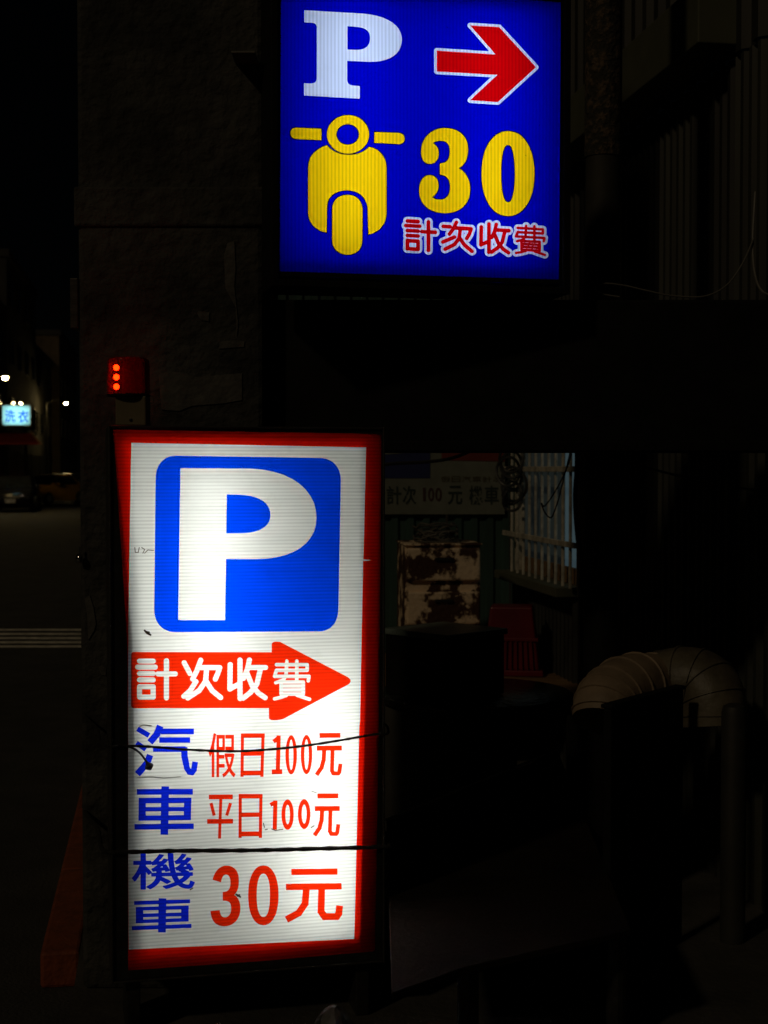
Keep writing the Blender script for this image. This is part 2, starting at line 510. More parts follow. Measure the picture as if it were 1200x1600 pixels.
def round_char(key, box, T, r, rel=True, slope=0.0):
    x0, y0, x1, y1 = box
    st = [[T(x0 + (x1 - x0) * a / 100, y0 + (y1 - y0) * b / 100 + slope * a / 100) for a, b in s] for s in ROUND[key]]
    return st
def char_loops(st, r, extra=0.0, step=0.45):
    b = bbox(st, r + extra + 3)
    return contour(field_strokes(st, r + extra), b, step, 0.07)
def flat(name, loops, m, parent, to2d, y=0.0):
    """one sheet filling the loops (even-odd); to2d maps photo pixels to the sign's own plane"""
    verts = []; edges = []
    for lp in loops:
        o = len(verts)
        verts += [Vector(to2d(*p)) for p in lp]
        edges += [(o + i, o + (i + 1) % len(lp)) for i in range(len(lp))]
    vo, eo, fo, *_ = delaunay_2d_cdt(verts, edges, [], 0, 1e-7)
    cx = np.array([(vo[f[0]].x + vo[f[1]].x + vo[f[2]].x) / 3 for f in fo]); cy = np.array([(vo[f[0]].y + vo[f[1]].y + vo[f[2]].y) / 3 for f in fo])
    ins = np.zeros(len(fo), bool)
    for i, j in edges:
        p, q = verts[i], verts[j]
        if p.y != q.y:
            ins ^= ((p.y > cy) != (q.y > cy)) & (cx < (q.x - p.x) * (cy - p.y) / (q.y - p.y) + p.x)
    mb = MB()
    used = {}
    for f, ok in zip(fo, ins):
        if not ok: continue
        a, b, c = vo[f[0]], vo[f[1]], vo[f[2]]
        w = (b - a).cross(c - a)
        if abs(w) < 1e-14: continue
        g_ = []
        for k in f:
            if k not in used: used[k] = len(mb.v); mb.v.append((vo[k].x, y, vo[k].y))
            g_.append(used[k])
        mb.f.append(tuple(g_) if w > 0 else tuple(reversed(g_)))
    return mb.build(name, m, parent)
def plane_map(root_loc, rz):
    inv = Matrix.Rotation(-rz, 3, 'Z')
    o = inv @ (EYE - Vector(root_loc))
    def f(u, v):
        d = inv @ ray(u, v)
        t = -o.y / d.y
        p = o + d * t
        return (p.x, p.z)
    return f
def lightbox(root, x0, x1, z0, z1, depth, lip, lipy, casing, frame_w):
    """box behind the printed sheet: dark casing, white inside, front lip"""
    t = 0.012
    c = MB()
    c.box(((x0 + x1) / 2, depth, (z0 + z1) / 2), (x1 - x0, t, z1 - z0))
    c.build('back_panel', casing, root)
    for nm, ce, s in (('side_panel', (x0 + t / 2, depth / 2, (z0 + z1) / 2), (t, depth - t, z1 - z0)),
                      ('side_panel', (x1 - t / 2, depth / 2, (z0 + z1) / 2), (t, depth - t, z1 - z0)),
                      ('top_panel', ((x0 + x1) / 2, depth / 2, z1 - t / 2), (x1 - x0 - 2 * t, depth - t, t)),
                      ('bottom_panel', ((x0 + x1) / 2, depth / 2, z0 + t / 2), (x1 - x0 - 2 * t, depth - t, t))):
        MB().box(ce, s).build(nm, casing, root)
    # white liner
    a, b, p, q, e = x0 + t + 0.003, x1 - t - 0.003, z0 + t + 0.003, z1 - t - 0.003, depth - t / 2 - 0.004
    y0 = lipy + 0.004
    l = MB()
    l.add([(a, y0, p), (b, y0, p), (b, y0, q), (a, y0, q), (a, e, p), (b, e, p), (b, e, q), (a, e, q)],
          [(4, 5, 6, 7), (0, 1, 5, 4), (1, 2, 6, 5), (2, 3, 7, 6), (3, 0, 4, 7)])
    l.build('liner', 'reflector', root)
    # inner mask whose edge shades the rim of the sheet
    flat('inner_mask', lip, 'black_paint', root, lambda x, z: (x, z), lipy)
    # front frame bars
    w = frame_w; fy = -0.004
    for ce, s in (((x0 - 0.001 + w / 2, fy, (z0 + z1) / 2), (w, 0.012, z1 - z0 + 0.004)), ((x1 + 0.001 - w / 2, fy, (z0 + z1) / 2), (w, 0.012, z1 - z0 + 0.004)),
                  (((x0 + x1) / 2, fy, z1 + 0.001 - w / 2), (x1 - x0 - 2 * w, 0.011, w)), (((x0 + x1) / 2, fy, z0 - 0.001 + w / 2), (x1 - x0 - 2 * w, 0.011, w))):
        MB().box(ce, s).build('front_bar', casing, root, bevel=0.002)

# ================================================================== SETTING
RZ = -0.12                                                  # road level, one kerb below the pavement
g = MB()
g.add([(-300, -60, RZ), (300, -60, RZ), (300, 500, RZ), (-300, 500, RZ)], [(0, 1, 2, 3)])
struct(g.build('road', 'asphalt'))
# pavement and yard floor to the right of the kerb line
KA = -1.05 * math.cos(ST) + 4.7 * math.sin(ST) * 0 - 0.0
k0 = on_z(62, 1490, 0.0); ka = k0.dot(SR)                   # kerb's road side, in street coordinates
pv = [street(ka + 0.13, -8, 0), street(30, -8, 0), street(30, 60, 0), street(ka + 0.13, 60, 0)]
low = [p + Vector((0, 0, RZ - 0.02)) for p in pv]
struct(MB().hexa(low, pv).build('pavement', 'concrete_floor'))
kb = k0.dot(SD)
kerb = thing('kerb', 'red painted kerb running along the street beside the concrete pillar', 'kerb', street(ka, kb, 0), ST)
for i in range(16):
    MB().box((0.065, 0.5 + i * 1.0, RZ / 2 + 0.001), (0.128, 0.992, -RZ + 0.004)).build('kerb_stone', 'red_paint', kerb, bevel=0.012)
# crossing bars
for i, vv in enumerate((984, 990.5, 997, 1003.5, 1010)):
    a = on_z(-40, vv, RZ + 0.004); b = on_z(150, vv, RZ + 0.004)
    w = 0.17
    m_ = MB().add([a - Vector((0, w / 2, 0)), b - Vector((0, w / 2, 0)), b + Vector((0, w / 2, 0)), a + Vector((0, w / 2, 0))], [(0, 1, 2, 3)])
    tag(m_.build('crossing_bar', 'white_paint'), ('farthest', 'second farthest', 'middle', 'second nearest', 'nearest')[i] + ' of five pale crossing bars painted on the dark road', 'road marking', 'painted crossing bars')

# ================================================================== CONCRETE PILLAR
PY = 4.33
pl = at(124, 800, PY).x; pr = at(412, 800, PY).x
pil = thing('concrete_pillar', 'grimy concrete corner pillar behind the white parking sign', 'pillar', (0, 0, 0))
pw_, pd_ = pr - pl, 0.62
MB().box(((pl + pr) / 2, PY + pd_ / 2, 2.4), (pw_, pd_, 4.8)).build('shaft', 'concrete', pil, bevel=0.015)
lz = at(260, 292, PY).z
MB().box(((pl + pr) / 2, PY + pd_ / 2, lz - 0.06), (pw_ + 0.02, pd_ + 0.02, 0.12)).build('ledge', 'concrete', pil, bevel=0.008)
cz0, cz1 = at(110, 512, PY - 0.03).z, at(110, 432, PY - 0.03).z
MB().box((pl - 0.012, PY + 0.05, (cz0 + cz1) / 2), (0.026, 0.10, cz1 - cz0)).build('junction_box', 'alu', pil, bevel=0.004)
# torn notices pasted on the pillar
def notice(pts, label, m='paper', Y=PY - 0.004):
    P = [at(u, v, Y) for u, v in pts]
    n = len(P)
    mb = MB().add(P + [p + Vector((0, 0.003, 0)) for p in P], [tuple(range(n)), tuple(reversed(range(n, 2 * n)))] + [((i + 1) % n, i, n + i, n + (i + 1) % n) for i in range(n)])
    return tag(mb.build('torn_notice', m), label, 'notice', 'torn notices on the pillar')
notice([(252, 640), (248, 585), (262, 580), (290, 582), (300, 590), (340, 586), (378, 583), (378, 625), (350, 630), (300, 634), (280, 642)], 'wide torn grey notice just above the white parking sign')
notice([(342, 545), (343, 534), (360, 532), (382, 533), (381, 542), (362, 543)], 'small torn paper strip on the pillar below the blue sign corner')
notice([(308, 490), (310, 486), (327, 488), (326, 502), (314, 500)], 'square scrap of paper on the pillar')
notice([(352, 450), (350, 400), (355, 380), (366, 376), (368, 420), (366, 447), (372, 505), (370, 525), (368, 480)], 'long narrow peeling strip of paper on the pillar')
notice([(138, 1000), (136, 960), (132, 935), (140, 930), (146, 950), (150, 975), (147, 985)], 'leaf shaped paper scrap low on the pillar beside the white sign')
notice([(155, 1048), (154, 1042), (160, 1038), (166, 1044), (165, 1056), (158, 1054)], 'tiny round sticker low on the pillar beside the white sign')
# pale stub of sign bracket above
br = at(384, 84, PY - 0.1)
tag(MB().box((at(386, 84, PY).x, PY - 0.06, br.z), (0.07, 0.12, 0.006)).build('steel_bracket', 'pale_cable', bevel=0.001), 'thin pale steel bracket on the pillar left of the blue sign', 'bracket')
hk = at(124, 873, PY - 0.02)
glint_knob = MB().lathe([(0.002, -0.014), (0.010, -0.010), (0.012, 0.0), (0.009, 0.010), (0.003, 0.016), (0.003, 0.035)], hk, 12)  # invented chrome piece standing in for a scooter mirror's glint
tag(glint_knob.build('glint_knob', 'chrome', smooth=True), 'small chrome knob added for a glint at the left edge of the pillar', 'glint_knob')

# ================================================================== BEAM
BY = 4.42
bx0, bx1 = pr + 0.004, at(1330, 700, BY).x
bz0, bz1 = at(900, 707, BY).z, at(900, 468, BY).z
beam = thing('shutter_box', 'long black box beam spanning the yard entrance under the blue sign', 'beam', (0, 0, 0))
MB().box(((bx0 + bx1) / 2, BY + 0.09, (bz0 + bz1) / 2), (bx1 - bx0, 0.18, bz1 - bz0)).build('casing', 'black_paint', beam, bevel=0.008)
MB().box(((bx0 + bx1) / 2, BY - 0.004, bz0 + 0.02), (bx1 - bx0 - 0.02, 0.012, 0.03)).build('bottom_rail', 'black_paint', beam, bevel=0.003)

# ================================================================== UPPER BLUE SIGN
YAW = math.radians(12.5)
def TU(x, y): return (400 + x / 2.4, y / 2.4)
def TV(x, y): return (600 + x * 0.23333, 320 + y * 0.23333)
up_c = at(655, 440, 4.20)
ul = Vector((up_c.x, up_c.y, bz1))
up = thing('parking_lightbox', 'lit blue square parking sign with red arrow and yellow scooter', 'sign', ul, YAW)
m2u = plane_map(ul, YAW)
ux0, ux1 = m2u(424, 300)[0], m2u(889, 300)[0]
uz0 = 0.002; uz1 = m2u(655, -42)[1]
blue = film('blue_film', (0.0, 0.001, 0.46), 'X', 0.0107, 0.22, dirt=0.06)
yellow = film('yellow_film', (1.0, 0.60, 0.002), 'X', 0.0107, 0.26, dirt=0.06)
whitef = film('pale_film', (0.66, 0.72, 0.86), 'X', 0.0107, 0.22, dirt=0.06)
redf = film('red_film', (0.62, 0.0, 0.002), 'X', 0.0107, 0.22, dirt=0.06)
dark = film('black_film', (0.01, 0.008, 0.01), 'X', 0.0107, 0.1)
# openings of the inner mask (photo pixels -> sign plane)
hole = [m2u(452, -10), m2u(858, 18), m2u(855, 412), m2u(453, 400)]
rect = [(ux0 + 0.014, uz0 + 0.014), (ux1 - 0.014, uz0 + 0.014), (ux1 - 0.014, uz1 - 0.014), (ux0 + 0.014, uz1 - 0.014)]
lightbox(up, ux0, ux1, uz0, uz1, 0.20, [rect, hole], 0.040, 'black_paint', 0.020)
U = {}
U['P'] = [path('M181 38 L400 51 C500 58 547 100 547 148 C547 200 505 233 425 232 L342 228 L342 298 C342 313 350 320 368 321 L389 323 L389 370 L180 358 L180 312 L203 313 C220 313 228 306 228 292 L228 104 C228 90 220 86 205 85 L181 84 Z', TU),
          path('M343 98 L372 100 C412 102 428 118 428 143 C428 172 410 187 375 187 L343 186 Z', TU)]
arrow = [path('M678 190 L898 204 L803 95 L912 102 L1050 252 L907 383 L803 376 L905 281 L678 268 Z', TU)]
arrow_out = contour(field_loops(arrow, 4.2), bbox(arrow, 9), 0.7, 0.1)
ring = [oval(345, 504, 79, 72, TU), oval(344, 504, 43, 39, TU)]
hbl = [path('M245 483 L245 525 L150 521 C136 520 129 511 129 499 C129 487 137 479 150 479 Z', TU)]
hbr = [path('M444 495 L444 535 L535 540 C550 540 557 531 557 520 C557 508 549 500 536 499 Z', TU)]
body = [path('M266 545 C218 560 196 590 196 628 L196 800 C197 835 225 865 264 872 L266 775 C267 735 300 713 343 713 C390 715 418 745 419 785 L422 879 C460 872 489 840 489 800 L489 628 C489 590 462 557 424 551 C405 572 375 582 345 581 C312 580 285 568 266 545 Z', TU)]
wheel = [path('M286 788 C286 752 308 731 343 731 C378 731 399 754 399 790 L398 900 C398 935 376 955 343 955 C310 955 286 933 286 898 Z', TU)]
three = [path('M690 613 C715 612 727 598 727 568 C727 540 714 527 692 528 C680 528 668 531 663 537 C678 545 685 558 685 575 C685 598 672 614 652 614 C630 614 619 596 619 568 C619 520 655 481 708 480 C760 481 795 510 795 558 C795 595 783 618 760 631 C787 645 803 675 803 710 C803 765 765 799 708 799 C650 799 612 765 612 715 C612 680 628 657 650 657 C671 657 684 672 684 695 C684 715 675 730 660 739 C667 746 678 749 690 749 C715 749 728 730 728 702 C728 672 715 657 690 655 Z', TU)]
zero = [oval(945, 651, 99, 159, TU, 48, 2.15), oval(945, 651, 26, 108, TU, 40, 2.3)]
scoot = {'scooter_lamp': ring, 'handlebar': hbl, 'handlebar.r': hbr, 'scooter_body': body, 'scooter_wheel': wheel}
allsc = [l for k in scoot for l in scoot[k]]
def union_field(shapes, off):
    fs = [field_loops(s, off) for s in shapes]
    def f(X, Y):
        d = fs[0](X, Y)
        for q in fs[1:]: d = np.minimum(d, q(X, Y))
        return d
    return f
sc_out = contour(union_field(list(scoot.values()), 1.3), bbox(allsc, 4), 0.6, 0.08)
n3_out = contour(field_loops(three, 1.3), bbox(three, 4), 0.6, 0.08)
n0_out = contour(field_loops(zero, 1.3), bbox(zero, 4), 0.6, 0.08)
uch = []
for key, bx_ in (('ji', (140, 97, 350, 303)), ('ci', (388, 105, 598, 310)), ('shou', (635, 117, 840, 320)), ('fei', (874, 130, 1085, 328))):
    st = round_char(key, bx_, TV, 3.0, slope=12)
    r = 3.0 if key != 'fei' else 2.1
    uch.append((char_loops(st, r), char_loops(st, r, 3.7)))
panel = [m2u(432, -34), m2u(882, -2), m2u(878, 444), m2u(430, 431)]
ulo = [[(l_, m_) for l_, m_ in panel]]
ID = lambda x, z: (x, z)
conv = lambda loops, mp: [[mp(*p) for p in l] for l in loops]
holes = U['P'] + arrow_out + sc_out + n3_out + n0_out + [l for a, b in uch for l in b]
flat('edge_lip_and_shade', [panel] + conv([[(439, -26), (876, 4), (873, 437), (437, 424)]], m2u), 'black_paint', up, ID, -0.002)
flat('blue_sheet', [panel] + conv(holes, m2u), blue, up, ID)
flat('letter', conv(U['P'], m2u), whitef, up, ID)
ao = flat('arrow_outline', conv(arrow_out + arrow, m2u), whitef, up, ID)
flat('arrow', conv(arrow, m2u), redf, up, ID)
sy = flat('scooter_outline', conv(sc_out + allsc, m2u), dark, up, ID)
for k, lp in scoot.items(): flat(k.split('.')[0], conv(lp, m2u), yellow, up, ID)
flat('digit_outline', conv(n3_out + three, m2u), dark, up, ID)
flat('digit', conv(three, m2u), yellow, up, ID)
flat('digit_outline', conv(n0_out + zero, m2u), dark, up, ID)
flat('digit', conv(zero, m2u), yellow, up, ID)
for a, b in uch:
    w_ = flat('character_outline', conv(b + a, m2u), whitef, up, ID)
    flat('character', conv(a, m2u), redf, up, ID)
for uu in (560, 760):
    x = m2u(uu, 240)[0]
    MB().tube([(x, 0.13, uz0 + 0.10), (x, 0.13, uz1 - 0.06)], 0.014, 12).build('fluorescent_tube', 'tube_upper', up, smooth=True)

# ================================================================== LOWER WHITE SIGN
YAW2 = math.radians(13.0)
lo_c = at(385, 1515, 4.02)
ll = Vector((lo_c.x, lo_c.y, 0.0))
lo_ = thing('parking_lightbox', 'tall lit white parking sign with blue P and red price lettering', 'sign', ll, YAW2)
m2l = plane_map(ll, YAW2)
lx0, lx1 = m2l(172, 1090)[0], m2l(600, 1090)[0]
lz0, lz1 = m2l(385, 1519)[1], m2l(385, 667)[1]
def T2(x, y): return (160 + x * 0.383333, 640 + y * 0.383333)
def T3(x, y): return (160 + x * 0.383333, 1090 + y * 0.383333)
def TA(x, y): return (190 + x / 6, 1110 + y / 6)
def TB(x, y): return (190 + x / 6, 1300 + y / 6)
def TC(x, y): return (380 + x * 0.191667, 1120 + y * 0.191667)
kw = dict(axis='Z', pitch=0.0098, depth=0.20, dirt=0.12)
wf = film('white_film', (0.92, 0.92, 0.88), **kw)
bf = film('sky_blue_film', (0.0, 0.06, 1.0), **kw)
bf2 = film('deep_blue_film', (0.004, 0.022, 0.85), **kw)
rf = film('vermilion_film', (0.92, 0.022, 0.002), **kw)
rb = film('border_red_film', (0.85, 0.008, 0.001), **kw)
mask_hole = [m2l(194, 688), m2l(570, 693), m2l(564, 1100), m2l(557, 1462), m2l(400, 1480), m2l(220, 1494), m2l(223, 1200), m2l(220, 1010), m2l(208, 850)]
shade_lip_hole = [(176, 671), (596, 678), (592, 1100), (586, 1486), (400, 1502), (200, 1516), (200, 1200), (199, 1010), (192, 900), (180, 720)]
rect2 = [(lx0 + 0.014, lz0 + 0.014), (lx1 - 0.014, lz0 + 0.014), (lx1 - 0.014, lz1 - 0.014), (lx0 + 0.014, lz1 - 0.014)]
lightbox(lo_, lx0, lx1, lz0, lz1, 0.25, [rect2, mask_hole], 0.013, 'alu', 0.006)
panel2 = [(lx0 + 0.007, lz0 + 0.007), (lx1 - 0.007, lz0 + 0.007), (lx1 - 0.007, lz1 - 0.007), (lx0 + 0.007, lz1 - 0.007)]
white = [path('M118 135 L1075 154 L1064 610 L1100 614 L1063 618 L1050 1270 L1047 1290 L1027 2158 L107 2201 L105 1800 L105 860 Z', T2)]
bsq = [path('M300 188 L885 197 C940 198 972 235 972 290 L962 815 C960 870 930 904 880 904 L300 907 C245 907 211 870 211 815 L217 280 C217 225 250 188 300 188 Z', T2)]
bigP = [path('M318 238 L600 240 C780 245 873 335 873 440 C873 545 780 609 625 610 L504 609 L500 858 L309 858 Z', T2),
        path('M507 346 L560 347 C645 350 686 385 685 430 C684 478 640 503 560 504 L505 504 Z', T2)]
arr = [path('M127 988 L690 989 L690 958 C690 947 700 945 725 947 L1000 1090 C1015 1100 1015 1112 1003 1120 L735 1262 C700 1270 679 1266 679 1258 L678 1217 L127 1217 C120 1217 117 1210 117 1204 L117 1000 C118 992 120 988 127 988 Z', T2)]
ach = []
for key, bx_ in (('ji', (138, 1017, 302, 1180)), ('cj', (325, 1015, 490, 1182)), ('shou', (508, 1014, 668, 1183)), ('fei', (694, 1020, 850, 1184))):
    st = round_char(key, bx_, T2, 4.0)
    ach.append(char_loops(st, 4.0 if key != 'fei' else 2.75))
def bars(lst, T, s):
    st = [([T(*p) for p in pts], h * s) for pts, h in lst]
    return contour(field_bars(st), bbox([p for p, _ in st], 9), 0.4, 0.06)
red_t, blue_t = [], []
blue_t.append(bars([([(148, 172), (257, 236)], 24), ([(138, 305), (227, 366)], 23), ([(268, 418), (238, 495), (148, 598)], 31), ([(362, 145), (330, 225), (265, 300)], 32),
                    ([(370, 197), (678, 197)], 27), ([(352, 278), (642, 278)], 26), ([(295, 363), (600, 363)], 26),
                    ([(587, 345), (590, 430), (606, 510)], 30), ([(600, 480), (612, 540), (635, 578), (660, 582), (678, 555), (690, 482)], 27)], TA, 1 / 6))
blue_t.append(bars([([(143, 764), (668, 763)], 27), ([(160, 846), (655, 843)], 26), ([(190, 926), (625, 926)], 20), ([(157, 1010), (650, 1005)], 24), ([(194, 822), (192, 1032)], 34),
                    ([(620, 820), (616, 1028)], 34), ([(409, 712), (400, 1166)], 36), ([(120, 1092), (677, 1086)], 26)], TA, 1 / 6))
ji_ = font_at('\u6a5f', (102, 210, 680, 535), TB, 0.0, 10)
blue_t.append(contour(field_loops(ji_, 1.15), bbox(ji_, 5), 0.35, 0.05))
blue_t.append(bars([([(117, 666), (642, 649)], 18), ([(133, 721), (630, 706)], 17), ([(170, 783), (600, 771)], 17), ([(133, 840), (628, 822)], 17), ([(168, 705), (168, 856)], 35),
                    ([(593, 692), (593, 838)], 35), ([(383, 622), (378, 942)], 36), ([(95, 902), (655, 880)], 19)], TB, 1 / 6))
jia = font_at('\u5047', (819, 215, 1065, 625), TA, 0.0, 0)
red_t.append(contour(field_loops(jia, 0.55), bbox(jia, 4), 0.3, 0.05))
k3 = 0.383333
red_t.append(bars([([(571, 147), (569, 323)], 6.5), ([(655, 147), (650, 323)], 6.5), ([(565, 155), (662, 155)], 9), ([(569, 228), (652, 227)], 9.5), ([(567, 308), (652, 307)], 9.5)], T3, k3))
red_t.append(bars([([(562, 393), (561, 572)], 6.5), ([(646, 393), (644, 572)], 6.5), ([(556, 402), (653, 402)], 9), ([(562, 478), (646, 477)], 9), ([(558, 556), (648, 555)], 9.5)], T3, k3))
red_t.append(bars([([(818, 812), (1043, 810)], 22), ([(802, 1041), (1045, 1039)], 22), ([(930, 812), (918, 1202)], 14), ([(838, 868), (868, 986)], 15), ([(1021, 868), (985, 986)], 15)], TA, 1 / 6))
kc = 0.191667
def yuan(dx, dy): return bars([([(622 + dx, 152 + dy), (792 + dx, 151 + dy)], 20), ([(600 + dx, 256 + dy), (804 + dx, 254 + dy)], 20), ([(661 + dx, 256 + dy), (656 + dx, 350 + dy), (638 + dx, 415 + dy), (598 + dx, 474 + dy)], 17),
                               ([(728 + dx, 256 + dy), (724 + dx, 440 + dy), (735 + dx, 462 + dy), (775 + dx, 462 + dy), (784 + dx, 448 + dy), (793 + dx, 383 + dy)], 16)], TC, kc)
red_t.append(yuan(0, 0)); red_t.append(yuan(-17, 493))
red_t.append(bars([([(289, 152), (282, 450)], 17), ([(233, 449), (318, 447)], 20), ([(247, 203), (292, 168)], 17)], TC, kc))
red_t.append([oval(391, 310, 47, 160, TC), oval(391, 310, 18, 124, TC)])
red_t.append([oval(516, 308, 47, 160, TC), oval(516, 308, 18, 124, TC)])
red_t.append(bars([([(262, 683), (257, 920)], 17), ([(221, 718), (266, 696)], 16)], TC, kc))
red_t.append([oval(362, 797, 50, 124, TC), oval(362, 797, 19, 80, TC)])
red_t.append([oval(497, 793, 51, 122, TC), oval(497, 793, 20, 78, TC)])
red_t.append([path('M853 448 C870 365 920 315 985 315 C1060 315 1100 370 1100 450 C1100 520 1085 565 1055 590 C1095 610 1113 655 1113 715 C1113 820 1050 884 960 884 C880 884 838 830 833 742 L920 732 C922 775 940 800 968 800 C1005 800 1027 765 1027 715 C1027 665 1005 645 965 645 L948 645 L948 562 L965 560 C1005 558 1020 520 1020 470 C1020 425 1005 400 980 400 C955 400 938 425 932 472 Z', TB)])
red_t.append([oval(656, 806, 62, 122, T3, 40, 2.2), oval(656, 806, 27, 88, T3, 40, 2.3)])
red_t.append(bars([([(770, 711), (958, 709)], 12.5), ([(748, 772), (975, 769)], 13), ([(832, 772), (826, 840), (800, 878), (750, 905)], 14), ([(894, 772), (891, 872), (905, 893), (955, 893), (963, 880), (967, 848)], 14)], T3, k3))
flat('edge_lip_and_shade', [panel2] + conv([shade_lip_hole], m2l), 'dark_metal', lo_, ID, -0.002)  # dark strip drawn over the sheet's rim in place of edge shade
flat('border_sheet', [panel2] + conv(white, m2l), rb, lo_, ID)
flat('white_sheet', conv(white + bsq + arr + [l for t in red_t + blue_t for l in t], m2l), wf, lo_, ID)
sq = flat('blue_square', conv(bsq + bigP, m2l), bf, lo_, ID)
flat('letter', conv(bigP, m2l), wf, sq, ID)
ar_ = flat('arrow', conv(arr + [l for t in ach for l in t], m2l), rf, lo_, ID)
for t in ach: flat('character', conv(t, m2l), wf, ar_, ID)
for t in blue_t: flat('character', conv(t, m2l), bf2, lo_, ID)
for i, t in enumerate(red_t): flat('digit' if 6 <= i <= 13 else 'character', conv(t, m2l), rf, lo_, ID)
def ltube(u, v0, v1, y):
    x0_, zt = m2l(u, v0); _, zb = m2l(u, v1)
    MB().tube([(x0_, y, zt), (x0_, y, zb)], 0.015, 12).build('fluorescent_tube', 'tube_lower', lo_, smooth=True)
ltube(335, 735, 1190, 0.135)
ltube(505, 1050, 1440, 0.13)
for dx in (0.06, lx1 - lx0 - 0.06):
    MB().box((lx0 + dx, 0.12, lz0 / 2), (0.04, 0.2, lz0 - 0.002)).build('foot', 'dark_metal', lo_, bevel=0.004)
# grime marks on the sheet
def smudge(pts, T, r, name='scuff'):
    st = [[T(*p) for p in s] for s in pts]
    lp = contour(field_strokes(st, r), bbox(st, r + 2), 0.25, 0.03)
    flat(name, conv(lp, m2l), 'scuff_', lo_, ID, -0.0015)
M['scuff_'] = mat('scuff', (0.12, 0.10, 0.07), 0.8, var=0.5, scale=40)
for q_ in ([(132, 562), (134, 582), (146, 582), (150, 562)], [(160, 562), (172, 570), (165, 585)], [(172, 585), (185, 572), (208, 574)]): smudge([q_], T2, 0.7)
smudge([[(172, 900), (182, 912), (196, 918)], [(176, 905), (190, 908)]], T2, 1.5)
for q_ in ([(656, 512), (660, 528)], [(664, 538), (672, 536)], [(690, 535), (705, 541), (735, 536)], [(850, 530), (862, 522)]): smudge([q_], T3, 0.8)
smudge([[(546, 802), (562, 812)], [(550, 808), (558, 804)]], T3, 1.4)
smudge([[(852, 380), (872, 388)]], T3, 0.5)
smudge([[(358, 782), (368, 776)]], T3, 1.0)
# a strip of clear tape along the lower left lettering
M['tape'] = mat('tape', (0.75, 0.75, 0.72), 0.15, var=0.1)
for tp in ([(142, 326), (200, 323), (250, 327), (320, 322)], [(150, 118), (170, 112), (203, 116)]):
    P = [m2l(*T3(*p)) for p in tp]
    MB().tube(spline([(x, -0.002, z) for x, z in P], 4), [0.0022 * (0.6 + 0.5 * random.random()) for _ in range(4 * (len(P) - 1) + 1)], 5).build('tape_strip', 'tape', lo_)

# ropes that lash the sign to the pillar
Rw = Matrix.Rotation(YAW2, 3, 'Z')
def on_sign(u, v, y=-0.012):
    x, z = m2l(u, v)
    return ll + Rw @ Vector((x, y, z))
def rope(pts, r, label):
    P = [on_sign(*T3(*p)) for p in pts]
    lft = [ll + Rw @ Vector((lx0 - 0.02, 0.02, P[0].z - ll.z)), ll + Rw @ Vector((lx0 - 0.03, 0.22, P[0].z + 0.01)), Vector((pl - 0.012, PY + 0.10, P[0].z + 0.02)), Vector((pl - 0.012, PY + 0.55, P[0].z + 0.03))]
    rgt = [ll + Rw @ Vector((lx1 + 0.015, 0.01, P[-1].z - ll.z)), ll + Rw @ Vector((lx1 + 0.015, 0.24, P[-1].z)), Vector((pr + 0.012, PY + 0.30, P[-1].z)), Vector((pr + 0.012, PY + 0.6, P[-1].z))]
    c = spline(list(reversed(lft)) + P + rgt, 8)
    rr = [r * (1 + 0.18 * math.sin(i * 2.3) + 0.08 * random.random()) for i in range(len(c))]
    return tag(MB().tube(c, rr, 7).build('rope', 'rope', smooth=True), label, 'rope')
r1 = rope([(100, 193), (200, 197), (350, 209), (540, 215), (700, 206), (850, 189), (1000, 165), (1100, 147)], 0.0035, 'sagging thin dark cord tied across the red holiday price line')
rope([(100, 624), (300, 620), (600, 618), (850, 612), (1120, 604)], 0.0058, 'taut dark rope tied across the sign above the blue scooter lettering')
kn = [on_sign(*T3(*p), -0.016) for p in ((60, 185), (110, 196), (150, 220), (180, 260), (196, 290))]
rr_ = [0.003] * 25; rr_[-7:] = [0.004, 0.007, 0.011, 0.013, 0.012, 0.008, 0.002]
tag(MB().tube(spline(kn, 6), rr_, 8).build('cord_end', 'cable', smooth=True), 'loose dark cord end with a plug hanging over the blue lettering', 'cord')

# red warning beacon on its beige block, standing on the sign
def bpos(u, v): return at(u, v, 4.02)
bc = bpos(196, 585); bzb, bzt = bpos(196, 618).z, bpos(196, 557).z
bw = bpos(228, 640).x - bpos(180, 640).x
bz_l = lz1 + 0.003
bb0 = thing('beacon_base', 'beige plastic block under the red warning beacon on the white sign', 'box', (bpos(204, 640).x, 4.06, bz_l))
hb = bzb - bz_l
MB().box((0, 0, hb / 2), (bw, bw * 0.9, hb - 0.001)).build('block', 'beige_plastic', bb0, bevel=0.004)
MB().box((0, -bw * 0.45 - 0.001, hb * 0.2), (0.008, 0.006, 0.008)).build('screw', 'dark_metal', bb0, bevel=0.002)
bea = thing('warning_beacon', 'red cylindrical warning beacon with three glowing lamps above the white sign', 'beacon', (bpos(197, 585).x, 4.06, bzb))
H = bzt - bzb; R_ = (bpos(230, 585).x - bpos(164, 585).x) / 2
m_, nt, p_, out_ = new_mat('red_lens')
nt.nodes.remove(p_)
t_ = nt.nodes.new('ShaderNodeBsdfTransparent'); t_.inputs[0].default_value = (0.60, 0.04, 0.010, 1)
g_ = nt.nodes.new('ShaderNodeBsdfGlossy'); g_.inputs['Roughness'].default_value = 0.12; g_.inputs[0].default_value = (0.5, 0.35, 0.33, 1)
d_ = nt.nodes.new('ShaderNodeBsdfTranslucent'); d_.inputs[0].default_value = (0.8, 0.01, 0.008, 1)
a1 = nt.nodes.new('ShaderNodeMixShader'); a1.inputs[0].default_value = 0.02
a2 = nt.nodes.new('ShaderNodeMixShader'); a2.inputs[0].default_value = 0.07
nt.links.new(t_.outputs[0], a1.inputs[1]); nt.links.new(d_.outputs[0], a1.inputs[2])
